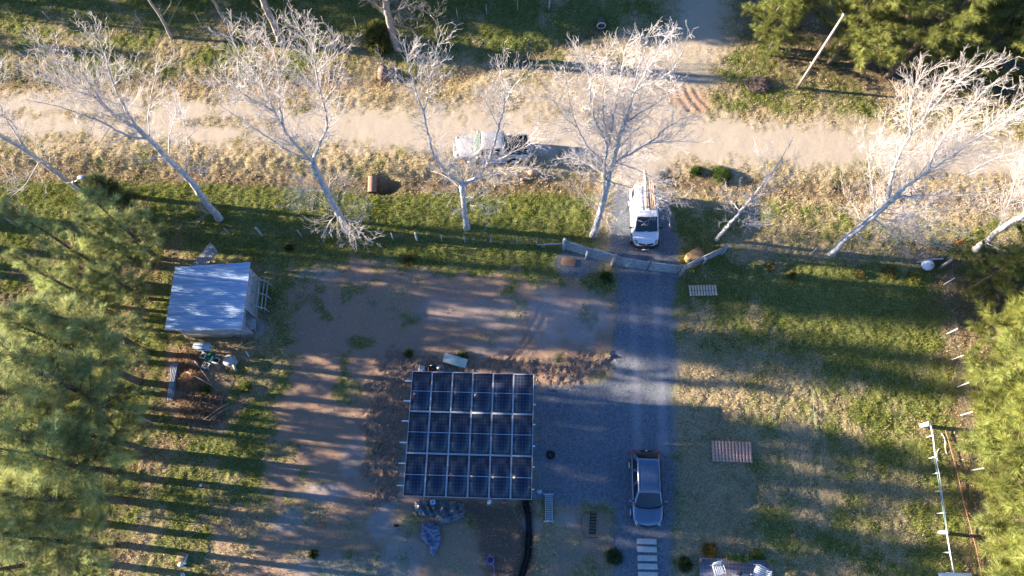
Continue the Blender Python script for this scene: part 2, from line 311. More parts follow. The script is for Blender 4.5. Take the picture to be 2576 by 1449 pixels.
gy = np.r_[-600, -400, -250, -160, -100, -60, -40, -28, -20, -15, -11, np.arange(-8, 46.01, .1), 50, 56, 64, 80, 110, 160, 250, 400, 600]
X, Y = np.meshgrid(gx, gy); CV = cover(X, Y)
hard = np.clip(CV['road']+CV['drive']+CV['earth'], 0, 1)
h = macro(X, Y, CV['D'], CV['S'])
h += (1-hard)*((fbm(X, Y, .9, 61)-.5)*.12+(vnoise(X, Y, .25, 62)-.5)*.07+(vnoise(X, Y, .12, 63)-.5)*.04)
h += CV['earth']*((fbm(X, Y, .7, 71)-.5)*.05+(vnoise(X, Y, .2, 72)-.5)*.018)+CV['road']*((fbm(X, Y, 1.2, 73)-.5)*.04+(vnoise(X, Y, .15, 75)-.5)*.007)+CV['drive']*(vnoise(X, Y, .12, 74)-.5)*.012
h += CV['rubble']*((fbm(X, Y, .5, 81)-.5)*.22+(vnoise(X, Y, .15, 82)-.5)*.10)
h += CV['S']['verge'].clip(0, .8)*(vnoise(X, Y, .35, 91)-.5)*.10
ny, nx = X.shape
idx = np.arange(ny*nx).reshape(ny, nx); Q = np.stack([idx[:-1, :-1], idx[:-1, 1:], idx[1:, 1:], idx[1:, :-1]], -1).reshape(-1, 4)
VV = np.stack([X, Y, h], -1).reshape(-1, 3)
A1 = np.stack([CV['road'], CV['drive'], CV['earth'], np.ones_like(X)], -1).reshape(-1, 4); A2 = np.stack([CV['litter'], CV['rubble'], CV['green'], np.ones_like(X)], -1).reshape(-1, 4); A3 = np.stack([CV['dust'], np.clip(CV['soil'], 0, 1), CV['n1'], np.ones_like(X)], -1).reshape(-1, 4)
def ground_material():
    m = bpy.data.materials.new('ground cover'); m.use_nodes = True; t = m.node_tree; p = t.nodes['Principled BSDF']; p.inputs['Roughness'].default_value = .95; p.inputs['Specular IOR Level'].default_value = .12
    N = t.nodes.new; L = t.links.new
    geo = N('ShaderNodeNewGeometry')
    def noise(sc, det=5, rough=.6):
        n = N('ShaderNodeTexNoise'); n.inputs['Scale'].default_value = sc; n.inputs['Detail'].default_value = det; n.inputs['Roughness'].default_value = rough; L(geo.outputs['Position'], n.inputs['Vector']); return n.outputs['Fac']
    def ramp(f, stops):
        r = N('ShaderNodeValToRGB'); e = r.color_ramp.elements
        while len(e) < len(stops): e.new(.5)
        for q, (pos, c) in zip(e, stops): q.position = pos; q.color = (*c, 1)
        L(f, r.inputs[0]); return r.outputs[0]
    def mix(f, a, b):
        n = N('ShaderNodeMix'); n.data_type = 'RGBA'; L(f, n.inputs[0]); L(a, n.inputs[6]); L(b, n.inputs[7]); return n.outputs[2]
    def math_(op, a, b):
        n = N('ShaderNodeMath'); n.operation = op; n.use_clamp = True
        for i, q in enumerate((a, b)):
            if isinstance(q, (int, float)): n.inputs[i].default_value = q
            else: L(q, n.inputs[i])
        return n.outputs[0]
    def attr(nm):
        a = N('ShaderNodeAttribute'); a.attribute_name = nm; s = N('ShaderNodeSeparateColor'); L(a.outputs['Color'], s.inputs[0]); return s.outputs
    c1, c2, c3 = attr('cover_a'), attr('cover_b'), attr('cover_c')
    fine = noise(9, 6, .7); vf = noise(28, 4, .7); big = noise(.9, 5)
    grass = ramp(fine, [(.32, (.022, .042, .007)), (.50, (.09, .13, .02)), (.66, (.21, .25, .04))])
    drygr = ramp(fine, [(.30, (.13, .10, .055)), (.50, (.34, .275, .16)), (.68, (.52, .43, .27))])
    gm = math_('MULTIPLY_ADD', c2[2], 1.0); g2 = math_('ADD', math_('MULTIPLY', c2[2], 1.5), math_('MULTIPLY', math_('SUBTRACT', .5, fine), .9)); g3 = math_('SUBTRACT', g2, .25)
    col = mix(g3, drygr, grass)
    lit = ramp(vf, [(.32, (.06, .04, .025)), (.5, (.17, .12, .075)), (.68, (.32, .235, .16))])
    col = mix(c2[0], col, lit)
    earth = mix(big, ramp(fine, [(.3, (.26, .155, .105)), (.7, (.46, .30, .205))]), ramp(vf, [(.3, (.19, .14, .11)), (.7, (.40, .295, .22))]))
    col = mix(c1[2], col, earth)
    rub = ramp(vf, [(.35, (.12, .075, .055)), (.5, (.24, .16, .115)), (.68, (.38, .27, .20))])
    col = mix(math_('MULTIPLY', c2[1], .85), col, rub)
    soil = ramp(vf, [(.3, (.035, .022, .018)), (.7, (.12, .08, .06))])
    col = mix(math_('MULTIPLY', c3[1], .8), col, soil)
    dust = ramp(vf, [(.3, (.27, .28, .30)), (.7, (.44, .44, .45))])
    road = mix(big, ramp(fine, [(.3, (.38, .31, .23)), (.7, (.52, .44, .34))]), ramp(vf, [(.3, (.35, .30, .245)), (.7, (.54, .47, .39))]))
    col = mix(c1[0], col, road)
    grav = mix(big, ramp(vf, [(.34, (.085, .105, .13)), (.5, (.175, .205, .245)), (.68, (.29, .325, .37))]), ramp(vf, [(.34, (.115, .132, .155)), (.5, (.225, .245, .27)), (.68, (.37, .38, .40))]))
    vor = N('ShaderNodeTexVoronoi'); vor.inputs['Scale'].default_value = 11; L(geo.outputs['Position'], vor.inputs['Vector']); gx_ = N('ShaderNodeMix'); gx_.data_type = 'RGBA'; gx_.blend_type = 'MULTIPLY'; gx_.inputs[0].default_value = .75; L(grav, gx_.inputs[6]); sp = N('ShaderNodeSeparateColor'); L(vor.outputs['Color'], sp.inputs[0]); L(ramp(sp.outputs[0], [(.0, (.45, .45, .46)), (1., (1.0, .99, .97))]), gx_.inputs[7])
    col = mix(c1[1], col, gx_.outputs[2])
    col = mix(math_('MULTIPLY', c3[0], .8), col, dust)
    L(col, p.inputs['Base Color'])
    b = N('ShaderNodeBump'); b.inputs['Distance'].default_value = .03; b.inputs['Strength'].default_value = .8; L(vf, b.inputs['Height']); L(b.outputs[0], p.inputs['Normal'])
    return m
M['ground'] = ground_material()
fr = (CV['road'][:-1, :-1] > .5).ravel(); fd = (CV['drive'][:-1, :-1] > .5).ravel() & ~fr
for nm, sel in (('ground', ~fr & ~fd), ('dirt_road', fr), ('gravel_driveway', fd)):
    q = Q[sel]; u, inv = np.unique(q, return_inverse=True); b = MB(); b.add(VV[u], inv.reshape(-1, 4)); me = b.mesh(nm, M['ground'], True)
    for an, A in (('cover_a', A1), ('cover_b', A2), ('cover_c', A3)):
        a = me.color_attributes.new(an, 'FLOAT_COLOR', 'POINT'); a.data.foreach_set('color', A[u].astype(np.float32).ravel())
    o = bpy.data.objects.new(nm, me); scn.collection.objects.link(o); tag(o, kind='structure')
fx0, fy0 = 9, 11
def surf(x, y, arr):
    "nearest value of a ground survey array"
    i = np.clip(np.round((y+8)/.1).astype(int)+fy0, 0, ny-1); j = np.clip(np.round((x+46)/.1).astype(int)+fx0, 0, nx-1); return arr[i, j]
def gz(px, py): a = at(px, py); return float(surf(np.array([a[0]]), np.array([a[1]]), h)[0])
def on(px, py): a = at(px, py); a[2] = gz(px, py); return a
# ---------------------------------------------------------------- grass, leaf litter, stones (uncountable)
def blades(N, xr, yr):
    x = rng.uniform(*xr, N); y = rng.uniform(*yr, N)
    keep = (np.abs(x) < 31+.28*(y+2)) ; g = {k: surf(x, y, CV[k]) for k in ('road', 'drive', 'earth', 'litter', 'green', 'rubble', 'dust')}
    dens = (1-g['road'])**2*(1-g['drive'])**3*(1-.93*g['earth'])*(1-.6*g['litter'])*(1-.8*g['rubble'])*(1-.6*g['dust'])*(1-.45*(surf(x, y, CV['S']['verge']) > 0)); keep &= rng.random(N) < dens
    keep &= ~((x > -7.3) & (x < 1.5) & (y > 2.2) & (y < 9.8))
    x = x[keep]; y = y[keep]; gr = g['green'][keep]; n = len(x); z = surf(x, y, h)-.02
    tall = .65+.6*vnoise(x, y, 1.3, 201)*vnoise(x, y, .5, 202)*2
    ver = surf(x, y, np.clip(CV['S']['verge'], -.5, .5)+.5)+surf(x, y, np.clip(CV['S']['lush'], -.5, .5)+.5)*.6; tall = tall*(1+ver*.3)
    H = rng.uniform(.04, .115, n)*tall; a = rng.uniform(0, 6.283, n); w = rng.uniform(.014, .03, n); lean = rng.normal(0, .7, (n, 2))*H[:, None]
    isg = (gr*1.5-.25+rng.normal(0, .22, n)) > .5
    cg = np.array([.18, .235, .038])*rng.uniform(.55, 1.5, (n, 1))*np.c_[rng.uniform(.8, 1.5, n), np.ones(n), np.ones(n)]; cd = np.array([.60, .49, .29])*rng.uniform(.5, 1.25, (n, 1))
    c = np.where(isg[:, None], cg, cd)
    dx = np.cos(a)*w; dy = np.sin(a)*w
    V = np.empty((n, 3, 3)); V[:, 0] = np.c_[x-dx, y-dy, z]; V[:, 1] = np.c_[x+dx, y+dy, z]; V[:, 2] = np.c_[x+lean[:, 0], y+lean[:, 1], z+H]
    b = MB(); b.add(V.reshape(-1, 3), np.arange(3*n).reshape(-1, 3), np.repeat(c, 3, 0)); return b
tag(blades(1500000, (-42, 42), (-3, 40)).build('grass', M['blade']), kind='stuff')
def scatter(N, xr, yr, wfun, size, cols, name, flat=False, lab=None):
    x = rng.uniform(*xr, N); y = rng.uniform(*yr, N); keep = rng.random(N) < wfun(x, y); x = x[keep]; y = y[keep]; n = len(x); z = surf(x, y, h)
    s = size[0]*(size[1]/size[0])**(rng.random(n)**1.8); c = np.array(cols)[rng.integers(0, len(cols), n)]*rng.uniform(.7, 1.25, (n, 1))
    if flat:
        T = rng.normal(0, 1, (n, 4, 3))*.18; base = np.array([[-1, -.5, 0], [1, -.5, 0], [1, .5, 0], [-1, .5, 0]])[None]
        a = rng.uniform(0, 6.28, n); ca, sa = np.cos(a)[:, None], np.sin(a)[:, None]; B = np.repeat(base, n, 0); B[..., 2] += rng.normal(0, .45, (n, 4)); B = B+T
        V = np.stack([B[..., 0]*ca-B[..., 1]*sa, B[..., 0]*sa+B[..., 1]*ca, B[..., 2]+.3], -1)*s[:, None, None]+np.stack([x, y, z], -1)[:, None]
        F = np.arange(4*n).reshape(-1, 4); k = 4
    else:
        base = np.array([[1, 0, 0], [.1, 1, .1], [-1, .1, 0], [0, -1, -.05], [.1, 0, .8], [0, .1, -.8]])
        B = base[None]*rng.uniform(.55, 1.2, (n, 6, 1))*np.stack([np.ones(n), rng.uniform(.6, 1, n), rng.uniform(.5, .9, n)], -1)[:, None]; a = rng.uniform(0, 6.28, n); ca, sa = np.cos(a)[:, None], np.sin(a)[:, None]
        V = np.stack([B[..., 0]*ca-B[..., 1]*sa, B[..., 0]*sa+B[..., 1]*ca, B[..., 2]+.25], -1)*s[:, None, None]/2+np.stack([x, y, z], -1)[:, None]
        f = np.array([[0, 1, 4], [1, 2, 4], [2, 3, 4], [3, 0, 4], [1, 0, 5], [2, 1, 5], [3, 2, 5], [0, 3, 5]]); F = (np.arange(n)[:, None, None]*6+f[None]).reshape(-1, 3); k = 6
    b = MB(); b.add(V.reshape(-1, 3), F, np.repeat(c, k, 0)); return tag(b.build(name, M['stone']), kind='stuff')
vr = dict(xr=(-42, 42), yr=(-3, 40))
scatter(260000, (-42, 42), (-3, 34), lambda x, y: surf(x, y, CV['litter'])**1.5*.9, (.02, .06), [(.24, .15, .09), (.34, .23, .14), (.42, .31, .21), (.14, .08, .05)], 'fallen_leaves', flat=True)
scatter(60000, (-11, 8), (1, 11.5), lambda x, y: .55*surf(x, y, CV['rubble'])**2.4, (.03, .16), [(.26, .17, .12), (.34, .24, .18), (.20, .13, .10), (.32, .27, .23)], 'rubble')
scatter(60000, (-18, 9), (-3, 19), lambda x, y: .42*surf(x, y, CV['earth'])*(.2+ss(.45, .7, fbm(x, y, 1.3, 300)))*(1-surf(x, y, CV['drive'])), (.02, .09), [(.36, .25, .18), (.42, .36, .32), (.28, .18, .13), (.5, .47, .44)], 'loose_stones')
scatter(150000, (2, 16), (-3, 23), lambda x, y: .6*surf(x, y, CV['drive']), (.018, .05), [(.24, .235, .23), (.32, .31, .30), (.42, .40, .38), (.14, .14, .145)], 'gravel_stones')
# ---------------------------------------------------------------- leafless poplars
def resample(P, step):
    P = np.asarray(P, float); s = np.r_[0, np.cumsum(np.linalg.norm(np.diff(P, axis=0), axis=1))]; n = max(3, int(s[-1]/step)+1)
    t = np.linspace(0, s[-1], n); Q = np.stack([np.interp(t, s, P[:, k]) for k in range(3)], 1)
    for _ in range(2): Q[1:-1] = .25*Q[:-2]+.5*Q[1:-1]+.25*Q[2:]
    return Q, s[-1]
def unit(v): return v/(np.linalg.norm(v)+1e-9)
def grow(mb, p, d, L, r, lev, rnd, up=.25, cnt=1.0, curl=1.):
    "one side branch with its own side twigs"
    n = max(3, int(L/.22)+2); st = L/(n-1); P = [p]; side = unit(np.cross(d, rnd.normal(0, 1, 3)))*rnd.normal(0, .09)*curl
    for k in range(n-1):
        d = unit(d+np.array([0, 0, up*st*1.6])+rnd.normal(0, .07, 3)*curl+side*st*3); P.append(P[-1]+d*st)
    P = np.array(P); rr = r*(1-.72*np.linspace(0, 1, n)**.9)
    mb.tube(P, np.maximum(rr, .005), 5 if r > .03 else 3, cap=False)
    if lev <= 0: return
    m = int(cnt*(L/(.24 if lev == 1 else .30)))+1
    for k in range(m):
        t = .12+.86*(k+rnd.random())/m; i = min(n-2, int(t*(n-1))); q = P[i]+(P[i+1]-P[i])*(t*(n-1)-i); T = unit(P[i+1]-P[i])
        a = unit(np.cross(T, rnd.normal(0, 1, 3))); ang = R(rnd.uniform(24, 55)); dd = T*math.cos(ang)+a*math.sin(ang)
        l = L*(.62-.34*t)*rnd.uniform(.6, 1.15)*(1 if lev > 1 else .95)
        if l < .18: l = .18+.1*rnd.random()
        grow(mb, q, dd, l, max(.0058, rr[i]*.5), lev-1, rnd, up, cnt, curl)
def poplar(base, limbs, label, group, seed, r0=.2, dens=1., H=12., mats=('bark_white', 'twig'), twl=1.95, rel=False):
    rnd = np.random.default_rng(seed); B = np.array([base[0], base[1], 0.]) if rel else on(*base)
    root = thing('poplar_tree', label, 'tree', B, 0, group); tk, cr = MB(), MB()
    for li, (pts, ra, rb, dd) in enumerate(limbs):
        if rel: Q = np.array(pts, float)
        else:
            Q = []; tilt = rnd.normal(0, .10)
            for q in pts:
                g = on_axis(q[0], q[1], B[0], B[1]) if len(q) == 2 else at(*q)
                if g[2] < .5 and len(q) == 2: g = at(q[0], q[1], .5 if li else 0.)
                Q.append(g)
            Q = np.array(Q); fr = np.linspace(0, 1, len(Q))
            if li:                                                   # limbs leave the plane of the picture: some towards it, some away
                for k in range(len(Q)):
                    dz = tilt*fr[k]*np.linalg.norm(Q[k]-Q[0]); d = ray(pts[k][0], pts[k][1]); Q[k] = Q[k]+d*dz
            Q = Q-B
            if not li: Q[0] = (0, 0, -.15)
        P, L = resample(Q, .35); n = len(P); P[1:-1] += rnd.normal(0, .022, (n-2, 3)); t = np.linspace(0, 1, n); rr = (ra+(rb-ra)*t**.75)*.80
        if li == 0: rr[0] *= 1.35; rr[1] *= 1.1
        (tk if ra > .05 else cr).tube(P, rr, 9 if ra > .1 else 6)
        if dd <= 0: continue
        m = int(dd*dens*L/.19)
        for k in range(m):
            tt = (.06 if li else .35)+(.97-(.06 if li else .35))*(k+rnd.random())/m; i = min(n-2, int(tt*(n-1))); T = unit(P[i+1]-P[i]); a = unit(np.cross(T, rnd.normal(0, 1, 3)))
            ang = R(rnd.uniform(25, 60)); d = T*math.cos(ang)+a*math.sin(ang); l = twl*rnd.uniform(.35, 1.25)*(1.1-.55*tt)
            grow(cr, P[i], d, l, min(.026, max(.009, rr[i]*.30)), 2 if l > .8 else 1, rnd, .34, 1.)
    tk.build('trunk', M[mats[0]], root, True); cr.build('crown', M[mats[1]], root, False)
    return root
PG1 = 'leafless poplars in a row behind the roadside fence'
poplar((205, 482), [([(205, 482), (150, 440), (110, 410), (60, 375), (0, 340), (-60, 300)], .27, .13, .3), ([(75, 385), (45, 345), (15, 300), (-10, 250), (0, 190), (5, 150)], .09, .02, 1.1), ([(60, 375), (30, 300), (-10, 290), (-40, 220)], .08, .02, 1.1), ([(-20, 325), (-40, 250), (-20, 190), (10, 150)], .08, .02, 1.2),
 ([(100, 405), (60, 470, 3.5), (20, 500, 3.), (0, 525, 2.8)], .05, .015, .9), ([(120, 415), (95, 390), (85, 350)], .04, .015, .8)], 'leafless poplar leaning out at the left edge of the photo, beside the lamp pole', PG1, 1, dens=.8)
poplar((552, 550), [([(552, 550), (522, 515), (480, 455), (415, 393), (385, 360), (345, 322)], .30, .16, .25), ([(345, 322), (300, 300), (285, 290), (240, 245), (200, 210), (140, 160), (75, 108)], .13, .015, 1.0), ([(345, 322), (310, 265), (285, 215), (268, 150), (237, 62)], .11, .015, 1.1), ([(375, 350), (330, 345), (255, 305), (200, 285), (130, 262), (60, 250)], .09, .015, .8), ([(285, 290), (240, 235), (215, 195), (180, 160), (115, 112)], .08, .015, 1.1),
 ([(240, 245), (180, 225), (120, 190), (65, 150)], .06, .015, 1.1), ([(285, 215), (320, 190), (340, 160)], .04, .012, 1.), ([(377, 348), (370, 300), (387, 205), (412, 140)], .05, .012, .9), ([(425, 385), (428, 330), (447, 275), (432, 215)], .05, .012, .8), ([(470, 435), (472, 350), (458, 290), (440, 250)], .045, .012, .7), ([(472, 350), (495, 310), (510, 295)], .03, .012, .6),
 ([(415, 393), (377, 400), (333, 415)], .06, .012, .6), ([(470, 440), (495, 418), (532, 424)], .04, .012, 1.), ([(540, 535, .8), (515, 540, 1.5), (500, 520, 2)], .03, .01, .8)], 'broad leafless poplar whose crown spreads over the road, second from the left', PG1, 2, dens=1.)
poplar((872, 578), [([(872, 578), (850, 535), (820, 480), (795, 428), (787, 408)], .32, .20, .25), ([(787, 408), (740, 360), (715, 325), (690, 280), (665, 225), (625, 165), (590, 120), (572, 58)], .14, .014, .95), ([(715, 325), (700, 250), (700, 170), (690, 115), (650, 62)], .08, .014, 1.1), ([(690, 280), (625, 245), (575, 205), (530, 172)], .08, .014, 1.1), ([(665, 225), (640, 130), (612, 75)], .05, .012, 1.1),
 ([(787, 408), (730, 382), (650, 330), (590, 290), (530, 252)], .08, .014, .8), ([(787, 408), (800, 370), (823, 325), (820, 280), (808, 240), (795, 180), (785, 110), (777, 42)], .13, .014, 1.05), ([(808, 240), (775, 205), (745, 160)], .05, .012, 1.1), ([(812, 260), (845, 215), (872, 180)], .05, .012, 1.2), ([(785, 120), (752, 70), (737, 38)], .04, .012, 1.), ([(795, 185), (830, 150), (850, 120)], .04, .012, 1.1),
 ([(850, 535), (880, 560, 1.6), (905, 585, 1.3), (938, 612, 1.1)], .05, .012, 1.2), ([(848, 540), (825, 560, 1.6), (808, 600, 1.2)], .04, .012, 1.1), ([(820, 480), (770, 480, 3), (720, 520, 2.4)], .04, .012, 1.), ([(815, 470), (850, 455, 4), (880, 440, 4.)], .03, .012, .9), ([(850, 530), (860, 580, 1.6), (905, 600, 1.)], .04, .012, 1.)], 'tall double-stemmed leafless poplar with low broken branches hanging by the fence', PG1, 3, dens=1.)
poplar((1174, 573), [([(1174, 573), (1168, 520), (1162, 465)], .27, .20, .5), ([(1162, 465), (1120, 430), (1090, 390), (1075, 330), (1065, 280), (1045, 230), (1030, 160), (1016, 100)], .15, .014, .9), ([(1065, 280), (1078, 230), (1090, 170), (1103, 105)], .06, .012, 1.1), ([(1048, 235), (1015, 212), (982, 200)], .05, .012, 1.1), ([(1070, 300), (1100, 280), (1120, 250)], .04, .012, 1.), ([(1162, 465), (1195, 450), (1225, 415), (1240, 375), (1255, 320), (1270, 260), (1265, 200), (1250, 148)], .14, .014, .9), ([(1255, 320), (1225, 265), (1210, 205)], .05, .012, 1.1), ([(1268, 262), (1295, 215), (1318, 180)], .05, .012, 1.1),
 ([(1200, 450), (1250, 432, 5), (1310, 420, 4.6), (1385, 432, 4.4)], .07, .012, 1.1), ([(1228, 412), (1290, 385), (1340, 360), (1390, 345)], .05, .012, 1.1), ([(1165, 480), (1120, 440, 4), (1085, 430, 4)], .04, .012, .8), ([(1170, 500), (1210, 510, 3), (1240, 540, 2.4)], .03, .012, 1.), ([(1165, 470), (1155, 400), (1140, 350)], .05, .012, .8), ([(1165, 460), (1185, 390), (1190, 340)], .04, .012, .8)], 'forked leafless poplar standing in front of the silver pickup', PG1, 4, dens=.85, r0=.2)
poplar((1492, 592), [([(1492, 592), (1505, 550), (1520, 500), (1530, 450)], .27, .20, .4), ([(1522, 480), (1522, 400), (1530, 368), (1500, 310), (1482, 250), (1488, 190), (1462, 112)], .13, .014, 1.1), ([(1530, 450), (1545, 405), (1550, 380), (1567, 310), (1600, 225), (1640, 160), (1668, 105), (1695, 68)], .16, .014, 1.1), ([(1550, 380), (1575, 300), (1600, 190), (1640, 62)], .10, .013, 1.2), ([(1530, 368), (1542, 300), (1560, 200), (1572, 125), (1592, 85)], .09, .013, 1.25), ([(1530, 368), (1515, 280), (1520, 200), (1530, 110)], .08, .013, 1.25),
 ([(1545, 410), (1590, 385), (1630, 362), (1680, 320), (1720, 298), (1750, 288)], .09, .013, 1.25), ([(1520, 410), (1480, 370), (1450, 320), (1430, 250), (1420, 170)], .08, .013, 1.1), ([(1630, 362), (1680, 355), (1745, 352)], .05, .012, 1.2), ([(1600, 225), (1660, 200), (1700, 170), (1720, 120)], .07, .012, 1.2), ([(1567, 310), (1620, 280), (1680, 240), (1710, 190)], .07, .012, 1.25), ([(1520, 440), (1480, 412, 6), (1430, 392, 5.7), (1400, 400, 5.4)], .06, .012, 1.1),
 ([(1545, 408), (1600, 425, 5.5), (1660, 455, 5.), (1710, 495, 4.4), (1742, 500, 4.4)], .06, .012, 1.2), ([(1530, 455), (1580, 470, 4.6), (1630, 482, 4.4), (1700, 520, 4.)], .06, .012, 1.2), ([(1640, 483, 4.4), (1650, 520, 4.), (1655, 548, 3.8)], .03, .012, 1.2), ([(1515, 510), (1540, 530, 2.6), (1565, 560, 2.2)], .04, .012, 1.2), ([(1512, 520), (1480, 500, 3), (1460, 470, 3.4)], .03, .012, .9), ([(1450, 320), (1415, 290), (1385, 240)], .04, .012, 1.)], 'widest leafless poplar, its fan-shaped white crown reaching over the road junction beside the white van', PG1, 5, dens=.95)
poplar((1800, 602), [([(1800, 602), (1830, 570), (1865, 530), (1890, 500), (1930, 450), (1960, 408), (1995, 345)], .17, .014, .6), ([(1890, 500), (1940, 480), (1985, 440), (2000, 410)], .05, .012, .9), ([(1865, 530), (1910, 540, 2), (1972, 548, 1.8)], .04, .012, 1.1), ([(1860, 530), (1835, 500, 3.4), (1810, 480, 3.6)], .04, .012, 1.), ([(1930, 450), (1915, 400), (1900, 370)], .04, .012, .9), ([(1850, 545), (1890, 570, 1.6), (1940, 570, 1.6)], .03, .012, .9)], 'small slender leafless poplar right of the gate, near the wooden crate', PG1, 6, dens=.7, twl=1.5)
poplar((2092, 638), [([(2092, 638), (2130, 597), (2190, 550), (2240, 505), (2270, 475)], .27, .19, .3), ([(2235, 508), (2238, 470), (2250, 420), (2265, 380), (2290, 340), (2330, 290), (2380, 232), (2440, 182), (2497, 148)], .13, .014, 1.15), ([(2290, 340), (2285, 285), (2300, 220), (2330, 170)], .07, .013, 1.2), ([(2330, 290), (2350, 230), (2390, 170)], .05, .012, 1.2), ([(2270, 475), (2330, 432), (2400, 390), (2450, 350), (2520, 312), (2600, 265)], .15, .02, 1.15), ([(2400, 390), (2470, 330), (2520, 290), (2590, 230)], .07, .013, 1.2), ([(2330, 432), (2360, 365), (2420, 290), (2480, 225), (2515, 195)], .09, .013, 1.25),
 ([(2300, 455), (2340, 400), (2380, 340), (2430, 270)], .06, .013, 1.2), ([(2200, 540), (2192, 440), (2182, 380), (2170, 320)], .06, .012, .9), ([(2182, 400), (2220, 330), (2230, 270)], .05, .012, 1.), ([(2250, 495), (2330, 490, 6.8), (2420, 492, 7), (2530, 470, 8)], .09, .013, 1.1), ([(2420, 440), (2500, 400), (2600, 370)], .07, .013, 1.1), ([(2195, 548), (2250, 590, 2.2), (2320, 610, 1.8), (2400, 628, 1.5)], .05, .012, 1.1), ([(2200, 545), (2260, 560, 3.2), (2340, 570, 3.), (2450, 580, 3)], .05, .012, 1.1),
 ([(2170, 565), (2150, 520, 3), (2120, 480, 3.6)], .04, .012, .9), ([(2210, 535), (2280, 540, 4), (2360, 530, 4.5), (2440, 520, 5)], .05, .012, 1.1)], 'large bright leafless poplar leaning towards the upper right corner, next to the white balloon', PG1, 7, dens=.95)
poplar((2455, 628), [([(2455, 628), (2510, 582), (2576, 540), (2660, 485)], .26, .18, .3), ([(2576, 540), (2600, 450), (2610, 380)], .08, .013, 1.2), ([(2510, 582), (2535, 520), (2555, 450), (2570, 390)], .06, .012, 1.1), ([(2480, 610), (2510, 625, 2), (2560, 640, 2)], .04, .012, 1.), ([(2540, 560), (2480, 530, 4), (2430, 520, 4)], .04, .012, 1.)], 'leafless poplar at the right edge, its trunk leaning out of the photo above the hedge', PG1, 8, dens=.8)
PG2 = 'bare trees on the far side of the road'
poplar((997, 120), [([(997, 120), (985, 80), (975, 30), (965, -20)], .36, .26, .2), ([(975, 30), (935, 5), (895, -15)], .09, .014, 1.), ([(975, 35), (1030, 12), (1080, 30), (1105, 70)], .10, .013, 1.1), ([(980, 60), (1030, 70), (1060, 90)], .05, .012, 1.1), ([(972, 10), (1020, -15), (1060, -30)], .09, .013, 1.1), ([(968, -15), (1000, -70), (1030, -120)], .12, .013, 1.), ([(968, -15), (940, -70), (900, -120)], .12, .013, 1.)], 'stout grey tree with drooping bare branches beside the round olive bush', PG2, 9, dens=.75, mats=('bark_grey', 'bark_grey'))  # greyer bark puts this tree's unlit look into its colour
poplar((710, 108), [([(710, 108), (690, 60), (665, 10), (650, -30), (620, -110)], .38, .2, .2), ([(690, 62), (715, 30), (730, -5)], .06, .013, .9), ([(650, -30), (640, -110), (600, -180)], .12, .013, .9), ([(700, 90), (660, 80, 2.5), (640, 60, 3)], .04, .012, .7)], 'thick brown-grey trunk at the top edge left of the olive bush', PG2, 10, dens=.6, mats=('bark_grey', 'bark_grey'))  # grey bark again stands in for an unlit trunk
poplar((430, 95), [([(430, 95), (410, 52), (392, 22), (372, -5), (340, -60)], .17, .09, .1), ([(405, 45), (425, 20), (432, 0)], .03, .012, .6), ([(372, -5), (350, -60), (300, -120)], .07, .012, .8)], 'thin pale trunk on the sunlit grass at the upper left', PG2, 11, dens=.5, mats=('bark_grey', 'bark_grey'))
poplar((573, 66), [([(573, 66), (553, 30), (533, -5), (500, -70)], .15, .10, .1), ([(533, -5), (500, -70), (480, -130)], .07, .012, .8)], 'straight thin trunk at the top edge, between two thicker trunks', PG2, 12, dens=.5, mats=('bark_grey', 'bark_grey'))
